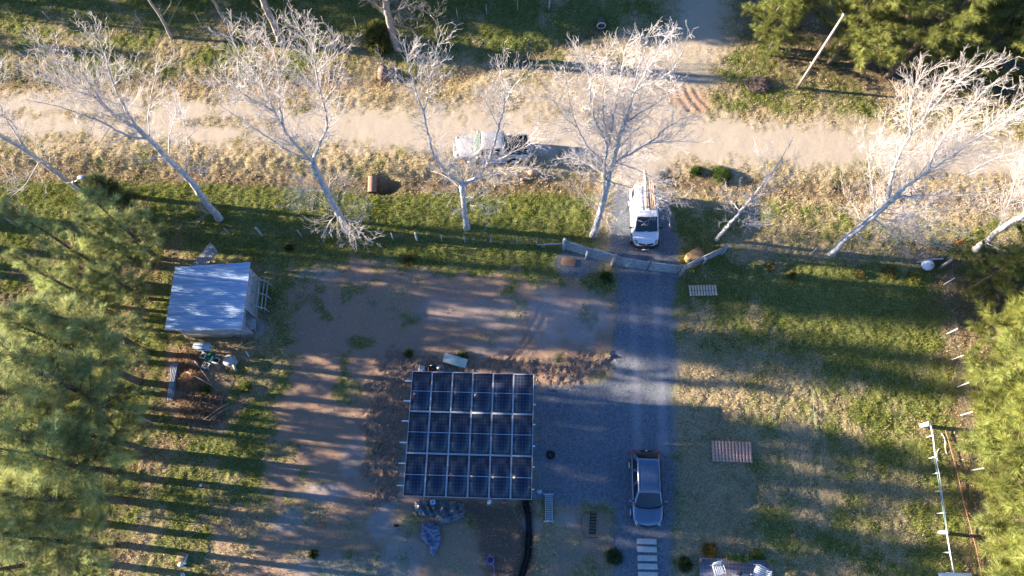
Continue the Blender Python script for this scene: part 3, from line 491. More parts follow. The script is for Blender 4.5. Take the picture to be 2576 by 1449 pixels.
# ---------------------------------------------------------------- casuarinas (she-oaks): feathery evergreens
def casuarina_meshes(seed, H, Rm, nb, hue, low=.12, spm=1., need=19):
    rnd = np.random.default_rng(seed); tk = MB(); n = 9; z = np.linspace(-.2, H, n); bend = rnd.normal(0, .02, 2)
    ax = lambda q: np.array([bend[0]*q*q/H*2+.05*math.sin(q*1.3+seed), bend[1]*q*q/H*2+.05*math.cos(q+seed), q])
    tk.tube([ax(q) for q in z], .17*(H/10)*(1-.93*(z.clip(0)/H))+.01, 8)
    br = MB(); P, Dr, W = [], [], []
    for k in range(nb):
        t = low+(1-low)*((k+rnd.random())/nb); z0 = H*t; L = Rm*min(1, (t-low*.6)*5)*(1-t)**.82*rnd.uniform(.6, 1.2)+.3; az = k*2.4+rnd.normal(0, .4)
        el = R(15+45*t+rnd.normal(0, 8)); d = np.array([math.cos(az)*math.cos(el), math.sin(az)*math.cos(el), math.sin(el)]); m = max(4, int(L/.3)+2); p = ax(z0); pts = [p]
        for i in range(m-1): d = unit(d+np.array([0, 0, .05-.16*(i/m)])+rnd.normal(0, .06, 3)); p = p+d*L/(m-1); pts.append(p)
        pts = np.array(pts); br.tube(pts, .035*(1-t*.5)*(1-.8*np.linspace(0, 1, m)), 4, cap=False)
        c = rnd.uniform(.5, 1.45); ns = int(spm*(6+L*13.5)); s = .18+.84*rnd.random(ns)**.8; ii = np.minimum((s*(m-1)).astype(int), m-2); f = (s*(m-1)-ii)[:, None]
        q = pts[ii]*(1-f)+pts[ii+1]*f; T = pts[ii+1]-pts[ii]; T /= np.linalg.norm(T, axis=1)[:, None]
        dd = T*.9+rnd.normal(0, .42, (ns, 3))+np.array([0, 0, .12]); dd /= np.linalg.norm(dd, axis=1)[:, None]
        q = q+dd*rnd.uniform(0, .35, (ns, 1))*min(1, L); P.append(q); Dr.append(dd); W.append(np.full(ns, c)*rnd.uniform(.8, 1.2, ns))
    P = np.concatenate(P); Dr = np.concatenate(Dr); W = np.concatenate(W); N = len(P)
    D = Dr[:, None]+rnd.normal(0, .36, (N, need, 3)); D /= np.linalg.norm(D, axis=2)[..., None]; Ln = rnd.uniform(.22, .5, (N, need, 1))
    b0 = P[:, None]+D*rnd.uniform(0, .12, (N, need, 1)); tip = b0+D*Ln-np.array([0, 0, 1])*Ln**2*.35
    sd = np.cross(D, rnd.normal(0, 1, (N, need, 3))); sd /= np.linalg.norm(sd, axis=2)[..., None]; w = rnd.uniform(.005, .0105, (N, need, 1))
    V = np.stack([b0-sd*w, b0+sd*w, tip+sd*.002], 2).reshape(-1, 3)
    col = np.array(hue)[None, None]*W[:, None, None]*rnd.uniform(.7, 1.3, (N, need, 1)); col = col*np.concatenate([rnd.uniform(.85, 1.25, (N, need, 1)), np.ones((N, need, 2))], 2)
    fo = MB(); fo.add(V, np.arange(len(V)).reshape(-1, 3), np.repeat(col.reshape(-1, 3), 3, 0))
    return tk.mesh('trunk', M['bark_dark'], True), br.mesh('branches', M['bark_dark']), fo.mesh('crown', M['leaf'])
OL = (.32, .37, .15); OY = (.28, .33, .10); DG = (.07, .10, .04)
KIND = {'a': casuarina_meshes(21, 11, 2.9, 66, OL), 'b': casuarina_meshes(22, 11, 2.5, 60, (.34, .385, .165)), 'c': casuarina_meshes(23, 11, 3.2, 64, OL, low=.26, spm=.8),
        'h': casuarina_meshes(24, 8, 2.8, 74, OY, low=.03, spm=1.2), 'i': casuarina_meshes(25, 8, 2.6, 68, (.25, .285, .075), low=.03, spm=1.2), 'w': casuarina_meshes(26, 13, 4.8, 90, (.19, .22, .06), low=.14, spm=1.1), 't': casuarina_meshes(30, 19, 3.6, 60, OL, low=.60), 'u': casuarina_meshes(31, 17, 1.9, 46, OL, low=.62), 'n': casuarina_meshes(29, 11, 1.7, 56, OL), 'v': casuarina_meshes(28, 9, 3.6, 80, (.15, .18, .05), low=.03), 's': casuarina_meshes(27, 5, 1.3, 70, DG, low=.05)}
HK = dict(a=11, b=11, c=11, h=8, i=8, w=13, s=5, v=9, n=11, t=19, u=17)
def casuarina(px, py, kind, H, rz, label, group, fat=1., xy=None):
    B = on(px, py) if xy is None else np.array([xy[0], xy[1], 0.])
    t = thing('casuarina_tree', label, 'tree', B, R(rz), group); k = H/HK[kind]
    for nm, me in zip(('trunk', 'branches', 'crown'), KIND[kind]):
        o = bpy.data.objects.new(nm, me); scn.collection.objects.link(o); o.parent = t; o.scale = (k*fat, k*fat, k)
    return t
GL = 'feathery evergreens shading the left side of the yard'
LEFT = [
 (322, 545, 's', 4.5, 0, 'small dark evergreen at the foot of the lamp pole', 1.25),
 (400, 650, 'a', 8.2, 40, 'topmost tall feathery evergreen of the left row, behind the shed corner', 1.1),
 (335, 655, 'b', 7., 120, 'feathery evergreen standing one step left of the topmost in the left row', 1.),
 (365, 750, 'a', 6.3, 200, 'feathery evergreen whose branches brush the upper left corner of the shed roof', 1.1),
 (250, 815, 'a', 6.5, 300, 'feathery evergreen in the inner rank, level with the shed roof', 1.05),
 (228, 765, 'b', 6.5, 170, 'feathery evergreen in the inner rank, level with the upper half of the shed', 1.15),
 (300, 705, 'n', 10.8, 60, 'slender pointed evergreen added for its shadow streak, between the crowns left of the shed roof', .75),  # added narrow spire that draws a shadow streak over yard and lawn
 (300, 800, 'n', 10.5, 200, 'slender pointed evergreen added for its shadow streak, level with the bottom of the shed roof', .75),  # second spire added for its streak of shade
 (372, 885, 'b', 11, 20, 'feathery evergreen beside the lower left corner of the shed', 1.1),
 (352, 960, 'c', 12.5, 80, 'feathery evergreen beside the heap of dry branches', 1.),
 (240, 975, 'a', 10, 150, 'feathery evergreen in the inner rank, left of the corrugated offcuts', 1.05),
 (345, 1050, 'b', 13, 210, 'feathery evergreen below the stack of corrugated offcuts', 1.05),
 (365, 1130, 'a', 10, 260, 'feathery evergreen level with the top of the bare earth drive, in the outer rank', 1.),
 (238, 1130, 'c', 12.5, 330, 'pale feathery evergreen in the inner rank at mid height of the photo edge', 1.1),
 (345, 1200, 'c', 13, 15, 'feathery evergreen with a dark trunk line, level with the red brick in the grass', 1.),
 (313, 1259, 'b', 13, 75, 'feathery evergreen whose long bare lower trunk shows above the bottom left corner', .95),
 (225, 1312, 'c', 12, 140, 'feathery evergreen third from the bottom of the left row', 1.),
 (290, 1371, 'b', 11.5, 190, 'feathery evergreen second from the bottom of the left row', .95),
 (225, 1415, 'c', 12, 250, 'lowest feathery evergreen of the left row, at the bottom edge', .95),
 (120, 1230, 'b', 9, 10, 'low feathery evergreen at the very left edge, below the bright clearing', 1.),
]
for px, py, k, H, rz, lab, fat in LEFT: casuarina(px, py, k, H, rz, lab, GL, fat)
GH = 'yellow-green evergreens of the right-hand hedge'
for px, py, k, H, rz, lab, fat in [
 (2555, 680, 'v', 6.5, 40, 'dark hedge evergreen in the corner where the last bare trunk rises', 1.0), (2545, 790, 'v', 6, 90, 'dark hedge evergreen just inside the right edge of the photo, below the last bare trunk', 1.0),
 (2440, 725, 'v', 5.94, 10, 'darkest hedge evergreen, topmost of the right-hand hedge by the fence corner', 1.03),
 (2482, 860, 'i', 6.48, 60, 'hedge evergreen second from the top of the right-hand hedge', 1.22), (2467, 960, 'h', 7.0200000000000005, 110, 'pale hedge evergreen level with the right end of the shaded lawn', 1.22),
 (2482, 1050, 'i', 7.5600000000000005, 160, 'hedge evergreen just above the start of the white pipe', 1.22), (2478, 1140, 'h', 7.5600000000000005, 210, 'hedge evergreen with a dark hollow beside the upper white pipe', 1.22),
 (2488, 1225, 'i', 7.5600000000000005, 260, 'hedge evergreen beside the middle of the white pipe', 1.22), (2502, 1310, 'h', 7.0200000000000005, 310, 'hedge evergreen behind the thick white fence post', 1.16), (2514, 1390, 'i', 7.5600000000000005, 0, 'hedge evergreen second from the bottom of the right-hand hedge', 1.16), (2522, 1470, 'h', 7.5600000000000005, 50, 'hedge evergreen at the bottom right corner', 1.22)]:
    casuarina(px, py, k, H, rz, lab, GH, fat)
GW = 'dark evergreens of the wood in the upper right'
for px, py, k, H, rz, lab, fat in [
 (2085, 160, 'w', 11.5, 0, 'wood evergreen with a short visible trunk right behind the leaning utility pole', 1.05), (2232, 195, 'w', 13, 70, 'wood evergreen with a buttressed trunk base, second from the pole', 1.),
 (1905, 118, 'w', 9.5, 130, 'leftmost wood evergreen, overhanging the side road', .85), (2400, 200, 'w', 12, 190, 'wood evergreen in the middle of the wood, brightest crown', .95), (2545, 250, 'w', 11, 240, 'wood evergreen at the right edge beyond the largest bare poplar', .95),
 (1990, 40, 'w', 12, 300, 'wood evergreen at the top edge left of the utility pole top', .9), (2160, 60, 'w', 12.5, 20, 'wood evergreen at the top edge right of the utility pole top', .9), (2330, 60, 'w', 12, 50, 'wood evergreen deep in the wood near the top edge', .9), (2500, 110, 'w', 12, 80, 'wood evergreen nearest the upper right corner', .95)]:
    casuarina(px, py, k, H, rz, lab, GW, fat)
for px, py, H, lab in [(1925, 140, 6.5, 'low wood evergreen with foliage to the ground, between the side road and the utility pole'), (2150, 95, 8, 'low wood evergreen directly behind the utility pole top'), (2330, 185, 8.5, 'low wood evergreen left of the bright middle crown of the wood'), (2480, 205, 9, 'low wood evergreen behind the tips of the largest bare poplar')]: casuarina(px, py, 'v', H, px, lab, GW, 1.)
# unseen trees added for shade in the west and the wood north of the road stand just outside the photograph and throw the long shadows seen in it
GO = 'tall evergreens north of the road, just outside the photo'
for i, (x, y, H, k) in enumerate([(-42, 42, 12, 'w'), (-36, 43, 12, 'w'), (-30, 41, 12, 'w'), (-25, 40.5, 12, 'w'), (-20, 40, 12, 'w'), (-15, 39.6, 12, 'w'), (-10.5, 39.4, 11, 'w'), (-6, 39.2, 10, 'w'), (-22.5, 43, 13, 'w'), (-50, 39.5, 12, 'b'), (-60, 42, 13, 'w'), (-1, 41, 10, 'w'), (4, 41.5, 9, 'w'), (-62, 36.5, 9, 'b')]):
    casuarina(0, 0, k, H, i*47, 'tall evergreen standing north of the road beyond the top edge of the photo', GO, 1., (x, y))
for i, (x, y, H, k) in enumerate([(-41, 20.3, 18.5, 't'), (-46, 21.2, 20, 't'), (-53, 22.4, 22, 't'), (-44, 19.2, 19, 't'), (-49, 18.6, 20, 't'), (-52, 11, 19, 'u'), (-42, 17.2, 17, 'u'), (-45, 13.0, 17.5, 'u'), (-47, 9.5, 17.5, 'u'), (-43, 7.2, 16, 'u')]):
    casuarina(0, 0, k, H, i*61, 'tall evergreen added to cast shade, unseen beyond the left edge of the photo', 'unseen evergreens added for shade west of the yard, just outside the photo', 1., (x, y))  # unseen trees, crowns raised to shade the lawn and let light pass beneath
# round olive bush beside the grey tree, small shrubs
def bush(px, py, r, H, hue, label, name='bush', seed=0, n=260, need=10, ln=.3, grp=None):
    rnd = np.random.default_rng(seed+500); B = on(px, py); t = thing(name, label, name.replace('_', ' '), B, 0, grp)
    a = rnd.uniform(0, 6.283, n); e = rnd.uniform(.05, 1.5, n); D = np.stack([np.cos(a)*np.cos(e), np.sin(a)*np.cos(e), np.sin(e)], 1); rr = rnd.uniform(.35, 1, (n, 1))**.6; P = D*rr*np.array([r, r, H])*.8
    st = MB()
    for k in range(0, n, max(1, n//14)): st.tube([(0, 0, 0), P[k]*.5, P[k]], [.02, .012, .005], 4)
    dd = D[:, None]+rnd.normal(0, .45, (n, need, 3)); dd /= np.linalg.norm(dd, axis=2)[..., None]; L = rnd.uniform(.4, 1, (n, need, 1))*ln; w = rnd.uniform(.25, .6, (n, need, 1))*ln*.12
    s = np.cross(dd, rnd.normal(0, 1, dd.shape)); s /= np.linalg.norm(s, axis=2)[..., None]; b = np.repeat(P[:, None], need, 1)
    V = np.stack([b-s*w, b+s*w, b+dd*L], 2).reshape(-1, 3); c = (np.array(hue)*rnd.uniform(.6, 1.35, (n, 1, 1))*rnd.uniform(.8, 1.2, (n, need, 1))).reshape(-1, 3)
    f = MB(); f.add(V, np.arange(len(V)).reshape(-1, 3), np.repeat(c, 3, 0)); st.build('stem', M['bark_dark'], t); f.build('foliage', M['leaf'], t); return t
bush(958, 118, 1.15, 3.0, (.15, .16, .05), 'rounded olive bush beside the stout grey tree', seed=1, n=700, need=16, ln=.5)
bush(1545, 1400, .5, .7, (.08, .11, .05), 'dark green bush left of the concrete stepping slabs', seed=2, n=260)
bush(1783, 1382, .42, .6, (.32, .20, .05), 'orange-leaved bush near the corner of the tiled patio', seed=3, n=200)
bush(1722, 1420, .42, .5, (.05, .08, .03), 'low dark bush between the slabs and the tiled patio', seed=4, n=160)
bush(1815, 438, .75, .4, (.10, .16, .04), 'green shrub on the verge beside the van', seed=5, n=320, need=12)
bush(1752, 430, .4, .35, (.07, .12, .03), 'small green shrub at the road corner above the van shadow', seed=6, n=160)
for k, (px, py, r, hue, lab) in enumerate([(1525, 700, .5, (.06, .10, .025), 'dark grassy clump at the driveway edge below the gate'), (2235, 685, .6, (.20, .17, .05), 'straggly yellowing shrub on the shaded lawn below the largest right poplar'), (1990, 695, .35, (.20, .17, .05), 'small orange-brown shrub in the shade near the right fence'), (1937, 672, .35, (.22, .19, .05), 'small yellowing shrub nearest the right wing of the gate'),
   (1030, 655, .5, (.16, .12, .04), 'brownish weed clump at the grass edge above the bare yard'), (728, 625, .3, (.12, .11, .03), 'little reddish weed behind the shed'), (2300, 700, .5, (.18, .20, .04), 'yellow-green shrub beside the white balloon'), (2160, 690, .4, (.17, .15, .05), 'dull orange shrub left of the straggly yellowing shrub'), (1165, 895, .4, (.10, .15, .07), 'pale leafy plant above the cream board'), (1905, 1395, .35, (.2, .25, .05), 'leafy weed at the upper right corner of the patio'),
   (522, 985, .55, (.12, .16, .03), 'green weed growing through the heap of dry branches'), (620, 975, .4, (.12, .17, .03), 'leafy weed right of the heap of dry branches'), (790, 1395, .3, (.09, .16, .03), 'bright weed in the shaded grass at the bottom left'), (1030, 890, .3, (.13, .16, .04), 'weed on the rubble above the solar canopy corner')]):
    bush(px, py, r, .35, hue, lab, 'shrub', seed=20+k, n=110, need=9, ln=.24)
# ---------------------------------------------------------------- solar canopy
def solar_glass():
    m = bpy.data.materials.new('solar cells'); m.use_nodes = True; t = m.node_tree; p = t.nodes['Principled BSDF']; N = t.nodes.new; L = t.links.new
    p.inputs['Roughness'].default_value = .22; p.inputs['Specular IOR Level'].default_value = .4
    tc = N('ShaderNodeTexCoord'); s = N('ShaderNodeSeparateXYZ'); L(tc.outputs['Object'], s.inputs[0])
    def line(out, step, w, off=0.):
        a = N('ShaderNodeMath'); a.operation = 'ADD'; a.inputs[1].default_value = 50*step+off; L(out, a.inputs[0])
        b = N('ShaderNodeMath'); b.operation = 'MODULO'; b.inputs[1].default_value = step; L(a.outputs[0], b.inputs[0])
        c = N('ShaderNodeMath'); c.operation = 'LESS_THAN'; c.inputs[1].default_value = w; L(b.outputs[0], c.inputs[0]); return c.outputs[0]
    ab = N('ShaderNodeMath'); ab.operation = 'ABSOLUTE'; L(s.outputs[1], ab.inputs[0]); mb_ = N('ShaderNodeMath'); mb_.operation = 'LESS_THAN'; mb_.inputs[1].default_value = .014; L(ab.outputs[0], mb_.inputs[0])
    mx = N('ShaderNodeMath'); mx.operation = 'MAXIMUM'; L(line(s.outputs[0], .1815, .011, .0055), mx.inputs[0]); L(line(s.outputs[1], .185, .011, .0055), mx.inputs[1])
    n = N('ShaderNodeTexNoise'); n.inputs['Scale'].default_value = .5; L(N('ShaderNodeNewGeometry').outputs['Position'], n.inputs['Vector'])
    r = N('ShaderNodeValToRGB'); e = r.color_ramp.elements; e[0].color = (.010, .014, .030, 1); e[1].color = (.018, .024, .050, 1); L(n.outputs['Fac'], r.inputs[0])
    k = N('ShaderNodeMix'); k.data_type = 'RGBA'; k.inputs[7].default_value = (.07, .085, .12, 1); L(mx.outputs[0], k.inputs[0]); L(r.outputs[0], k.inputs[6]); k2 = N('ShaderNodeMix'); k2.data_type = 'RGBA'; k2.inputs[7].default_value = (.42, .48, .56, 1); L(mb_.outputs[0], k2.inputs[0]); L(k.outputs[2], k2.inputs[6]); L(k2.outputs[2], p.inputs['Base Color']); return m
M['cells'] = solar_glass()
cc = sum(at(a, b, 3.) for a, b in ((1038, 935), (1344, 942), (1337, 1256), (1013, 1247)))/4
RZ = R(-1.6)
t = thing('solar_canopy', 'open carport roofed with eighteen dark blue solar panels in three rows of six', 'solar canopy', (cc[0], cc[1], 0), RZ)
PW, PH = 1.134, 2.262; fm, gm = None, None
for r in range(3):
    for c in range(6):
        x = (c-2.5)*1.158; y = (r-1)*2.292; z = 3.0
        if fm is None:
            b = MB()
            for sx in (-1, 1): b.box((sx*(PW/2-.013), 0, 0), (.026, PH, .03))
            for sy in (-1, 1): b.box((0, sy*(PH/2-.013), 0), (PW-.052, .026, .03))
            fm = b.mesh('frame', M['alu']); gm = MB().box((0, 0, 0), (PW-.05, PH-.05, .020)).mesh('solar_panel', M['cells'])
        g = bpy.data.objects.new('solar_panel', gm); scn.collection.objects.link(g); g.parent = t; g.location = (x, y, z)
        f = bpy.data.objects.new('frame', fm); scn.collection.objects.link(f); f.parent = g
for k, y in enumerate((-2.88, -1.70, -.58, .60, 1.72, 2.86)):
    MB().box((-.13, y, 2.93), (7.45, .06, .08)).build('rail', M['white_steel'], t)
for x in (-2.9, 0, 2.9): MB().box((x, 0, 2.83), (.10, 6.7, .11)).build('beam', M['galv_old'], t)
for x in (-2.9, 2.9):
    for y in (-3.0, 0, 3.0): MB().box((x, y, 1.36), (.10, .10, 2.83)).build('post', M['galv_old'], t)
sl = MB(); sl.box((-.12, .45, .03), (7.25, 6.2, .12)); o = sl.build('concrete_slab', M['slab']); o.location = (cc[0]-.15, cc[1], .0); o.rotation_euler = (0, 0, RZ); tag(o, kind='structure')
# ---------------------------------------------------------------- vehicles
def wheel(parent, x, y, r, w=.21):
    ty = MB(); s = 1 if y > 0 else -1
    ty.tube([(x, y-w/2, r), (x, y-w/2+.03, r), (x, y+w/2-.03, r), (x, y+w/2, r)], [r-.03, r, r, r-.03], 20); q = ty.build('wheel', M['rubber'], parent, True)
    rim = MB(); rim.cyl((x, y+s*(w/2-.02), r), (x, y+s*(w/2+.006), r), r*.62, 16)
    for k in range(5): a = k*1.2566; rim.bar((x, y+s*(w/2+.01), r), (x+math.cos(a)*r*.6, y+s*(w/2+.01), r+math.sin(a)*r*.6), .03, .02)
    rim.build('rim', M['alu'], q)
def lerp(a, b, t): return np.array(a)*(1-t)+np.array(b)*t
def quadpatch(c, n=6, m=4, off=.0, crown=0., th=.012, inset=.06):
    "curved pane between four corners (a,b along one edge, d,c along the other), with real thickness"
    a, b, c_, d = [np.array(q, float) for q in c]; nrm = unit(np.cross(b-a, d-a)); G = []
    for i in range(m+1):
        v = inset+(1-2*inset)*i/m; row = []
        for j in range(n+1):
            u = inset*.6+(1-1.2*inset)*j/n; row.append(lerp(lerp(a, b, u), lerp(d, c_, u), v)+nrm*(off+crown*(1-(2*u-1)**2)))
        G.append(row)
    G = np.array(G); mb = MB(); mb.patch(G); mb.patch(G-nrm*th, True)
    e = np.concatenate([G[0], G[1:, -1], G[-1, ::-1][1:], G[::-1, 0][1:-1]]); k = len(e); mb.add(np.r_[e, e-nrm*th], [(i, (i+1) % k, k+(i+1) % k, k+i) for i in range(k)]); return mb
def vehicle(label, cat, name, p, stations, cab, paint, loc, rz, side=None, rear=True):
    """stations: (x, half width, top z, bottom z); cab: belt ring and roof ring; +x is forward"""
    t = thing(name, label, cat, loc, rz); S = np.array(stations); xs = np.r_[S[0, 0], np.linspace(S[0, 0], S[-1, 0], 34)[1:-1], S[-1, 0]]
    rings = []; th = np.linspace(0, math.pi/2, 7); ex = p.get('sq', 4.)
    for x in xs:
        w, zt, zb = [np.interp(x, S[:, 0], S[:, k]) for k in (1, 2, 3)]; zm = zb+(zt-zb)*.55
        prof = [(w*.90, zb), (w*.985, zb+.10*(zt-zb))]+[(w*np.cos(a)**(2/ex), zm+(zt-zm)*np.sin(a)**(2/ex)) for a in th[:-1]]+[(w*.35, zt+.012), (0, zt+.02)]
        rings.append([(x, y, z) for y, z in prof]+[(x, -y, z) for y, z in prof[::-1][1:]])
    MB().loft(rings).build('body', paint, t, True).modifiers.new('es', 'EDGE_SPLIT').split_angle = R(40)
    xr, xf, wb, zb_, xrt, xft, wt, zr = cab                       # belt rear/front/half width/z ; roof rear/front/half width/z
    cr = []; cn = 5
    for v in np.linspace(0, 1, 5):
        x0, x1, w, z = xr+(xrt-xr)*v, xf+(xft-xf)*v, wb+(wt-wb)*v, zb_+(zr-zb_)*v; rc = .10; ring = []
        for (cx, cy, a0) in ((x1-rc, w-rc, 0), (x0+rc, w-rc, 90), (x0+rc, -w+rc, 180), (x1-rc, -w+rc, 270)):
            for a in np.linspace(a0, a0+90, cn): ring.append((cx+rc*math.cos(R(a)), cy+rc*math.sin(R(a)), z))
        cr.append(ring)
    for sh, dz in ((.05, .035), (.14, .055), (.4, .075)):
        cr.append([(x+(np.sign((xrt+xft)/2-x))*min(sh, abs((xrt+xft)/2-x)), y*(1-sh/wt*.8), zr+dz) for x, y, z in cr[4]])
    MB().loft(cr).build('cabin', paint, t, True)
    g = p.get('glass', 'glass'); i = .03
    quadpatch([(xf-.02, -wb+i, zb_+.02), (xf-.02, wb-i, zb_+.02), (xft, wt-i, zr-.01), (xft, -wt+i, zr-.01)], crown=.05, off=.018, inset=.045).build('windscreen', M[g], t, True)
    if rear: quadpatch([(xr+.02, wb-i, zb_+.03), (xr+.02, -wb+i, zb_+.03), (xrt, -wt+i, zr-.01), (xrt, wt-i, zr-.01)], crown=.03, off=.018, inset=.08).build('rear_window', M[p.get('rglass', 'glass')], t, True)
    for s in (-1, 1):
        for (u0, u1) in p.get('side_windows', ((.06, .34), (.37, .64), (.67, .94))):
            f = lambda u, w, z, a, b: (b+(a-b)*u, s*w, z)
            c = [f(u0, wb, zb_+.02, xr, xf), f(u1, wb, zb_+.02, xr, xf), f(u1, wt, zr, xrt, xft), f(u0, wt, zr, xrt, xft)]
            if s < 0: c = [c[1], c[0], c[3], c[2]]
            c = [c[1], c[0], c[3], c[2]]
            quadpatch(c, off=.012, inset=.07).build('side_window', M['glass'], t, True)
        mx = xf-.28; q = MB(); q.sphere((mx, s*(wb+.17), zb_+.06), (.07, .12, .07), 12, 8); q.build('wing_mirror', M[p.get('mirror', 'black_plastic')], t, True)
        MB().bar((mx-.01, s*(wb-.03), zb_+.02), (mx, s*(wb+.1), zb_+.05), .05, .04).build('mirror_arm', M['black_plastic'], t)
    for x in p['axles']:
        for s in (-1, 1): wheel(t, x, s*(p['W']/2-.085), p['wr']); MB().tube([(x+math.cos(a)*(p['wr']+.045), s*(p['W']/2-.004), p['wr']+math.sin(a)*(p['wr']+.045)) for a in np.linspace(.1, 3.04, 12)], .022, 6).build('wheel_arch', M[p.get('arch', 'black_plastic')], t, True)
    return t
# grey hatchback on the drive
c0 = (at(1627, 1324, .55)+at(1627, 1133, .8))/2
t = vehicle('dark grey hatchback parked on the gravel driveway, nose towards the stepping slabs', 'car', 'parked_car', dict(W=1.78, wr=.33, axles=(-1.28, 1.33), mirror='grey_paint', side_windows=((.10, .34), (.38, .63), (.67, .90)), rglass='glass'),
 [(-2.12, .62, .70, .38), (-2.08, .74, .82, .30), (-1.98, .83, .95, .25), (-1.7, .88, 1.02, .22), (-1.0, .89, 1.00, .20), (.3, .89, .97, .20), (.85, .885, .97, .20), (1.3, .88, .90, .20), (1.7, .84, .80, .22), (1.93, .74, .70, .24), (2.05, .60, .60, .27), (2.11, .42, .52, .32)],
 (-1.98, 1.02, .82, .96, -1.52, .32, .63, 1.49), M['grey_paint'], (c0[0], c0[1], .0), R(-91.5))
MB().box((-1.30, 0, 1.508), (.30, 1.06, .03)).build('spoiler', M['grey_paint'], t, bevel=.012)
b = MB(); b.patch([[(-2.085, -.26, .84), (-2.085, .26, .84)], [(-1.985, -.34, .975), (-1.985, .34, .975)]]); b.box((-2.03, 0, .90), (.12, .62, .05)); b.build('plate_recess', M['black_plastic'], t)
MB().box((-2.04, 0, .935), (.07, .10, .02)).build('badge', M['chrome'], t)
for s in (-1, 1):
    MB().sphere((-1.98, s*.74, .86), (.12, .13, .11), 12, 8).build('tail_light', M['red_lamp'], t, True)
    MB().sphere((1.88, s*.64, .68), (.19, .09, .06), 12, 8).build('headlight', M['lamp_glass'], t, True)
    MB().tube([(-1.35, s*.50, 1.535), (-.5, s*.53, 1.56), (.2, s*.53, 1.535)], .012, 6).build('roof_seam', M['black_plastic'], t)
    MB().bar((1.02, s*.10+.05, .995), (.98, s*.10+.60*(.9 if s > 0 else -.9), .99), .025, .02).build('wiper', M['black_plastic'], t)
MB().tube([(1.97, -.55, .62), (2.09, -.3, .60), (2.13, 0, .60), (2.09, .3, .60), (1.97, .55, .62)], .03, 6).build('grille', M['black_plastic'], t, True)
MB().tube([(1.03, -.72, .985), (1.12, -.4, .99), (1.15, 0, .99), (1.12, .4, .99), (1.03, .72, .985)], .04, 6).build('scuttle', M['black_plastic'], t, True)
MB().cyl((-1.18, 0, 1.54), (-1.26, 0, 1.60), .018, 6).build('aerial', M['black_plastic'], t)
MB().box((.62, .42, 1.235), (.02, .10, .05)).build('windscreen_sticker', M['white_plastic'], t); MB().box((.56, -.05, 1.29), (.04, .10, .03)).build('rear_view_mirror', M['white_plastic'], t); MB().box((.92, .46, 1.045), (.05, .16, .03)).build('paper', M['cream_board'], t)
# white van
c0 = (at(1622, 617, .5)+at(1625, 462, 1.75))/2
t = vehicle('small white van with a loaded roof rack, facing the closed gate', 'van', 'panel_van', dict(W=1.72, wr=.31, axles=(-1.2, 1.30), sq=4.5, side_windows=((.70, .93),), mirror='black_plastic'),
 [(-1.98, .78, .95, .38), (-1.93, .83, 1.0, .28), (-1.5, .86, 1.02, .22), (0, .86, 1.02, .2), (.85, .86, 1.02, .2), (1.35, .85, .96, .2), (1.68, .80, .86, .22), (1.88, .68, .74, .25), (1.97, .52, .62, .3)],
 (-1.95, 1.18, .80, .98, -1.84, .38, .70, 1.72), M['white_paint'], (c0[0], c0[1], 0), R(-90), rear=False)
b = MB(); b.tube([(1.62, -.845, .42), (1.86, -.74, .45), (1.99, -.45, .46), (2.03, 0, .46), (1.99, .45, .46), (1.86, .74, .45), (1.62, .845, .42)], .13, 8); b.build('front_bumper', M['black_plastic'], t, True)
MB().tube([(1.88, -.45, .70), (1.95, -.2, .70), (1.97, 0, .70), (1.95, .2, .70), (1.88, .45, .70)], .055, 6).build('grille', M['black_plastic'], t, True)
MB().sphere((1.99, 0, .76), (.05, .06, .05), 10, 6).build('badge', M['chrome'], t, True)
MB().box((2.15, 0, .40), (.05, .46, .12)).build('number_plate', M['white_plastic'], t)
for s in (-1, 1):
    MB().sphere((1.76, s*.66, .77), (.19, .12, .09), 12, 8).build('headlight', M['lamp_glass'], t, True); MB().box((-1.97, s*.72, 1.15), (.03, .12, .4)).build('tail_light', M['red_lamp'], t)
    MB().bar((1.17, s*.12, 1.03), (1.14, s*.66, 1.03), .025, .02).build('wiper', M['black_plastic'], t)
rk = MB()
for x in (-1.6, -.9, -.2): rk.box((x, 0, 1.85), (.04, 1.24, .03)); rk.box((x, .6, 1.81), (.04, .04, .1)); rk.box((x, -.6, 1.81), (.04, .04, .1))
rk.build('roof_rack', M['galv_old'], t)
TV = t
def local(root, v): a = root.rotation_euler[2]; return (root.location[0]+v[0]*math.cos(a)-v[1]*math.sin(a), root.location[1]+v[0]*math.sin(a)+v[1]*math.cos(a), v[2])
def ladder(name, label, L, W, n, rail, rung, m, loc, rz, tilt=0., flat=.05, feet=False):
    t = thing(name, label, 'ladder', loc, rz)
    for s in (-1, 1): MB().box((0, s*W/2, flat/2), (L, rail, flat)).build('side_rail', m, t)
    for k in range(n): MB().box((-L/2+L*(k+.5)/n, 0, flat/2), (rung, W-rail, .02)).build('rung', m, t)
    if feet:
        for s in (-1, 1): MB().box((s*L/2, 0, flat/2), (.05, W+.22, .05)).build('stabiliser_bar', m, t)
    return t
ladder('roof_ladder', 'thin grey ladder lying on the rack of the white van', 2.0, .42, 6, .02, .02, M['galv_old'], local(TV, (-1.02, -.36, 1.875)), R(-90), flat=.03)   # van rotation −90: local +y is east
def loose(name, label, cat, build, loc, rz=0., group=None):
    t = thing(name, label, cat, loc, rz, group); build(t); return t
def one(name, label, cat, mb, m, loc=(0, 0, 0), rz=0., group=None, smooth=False, bevel=0):
    o = mb.build(name, m, None, smooth, bevel); o.location = tuple(float(q) for q in loc); o.rotation_euler = (0, 0, rz); return tag(o, label, cat, group)
one('plank', 'long pale plank lying on the van rack between the ladder and the brown boards', 'plank', MB().box((0, 0, 0), (2.75, .15, .05)), M['timber_new'], local(TV, (-1.42, -.02, 1.905)), R(-91))
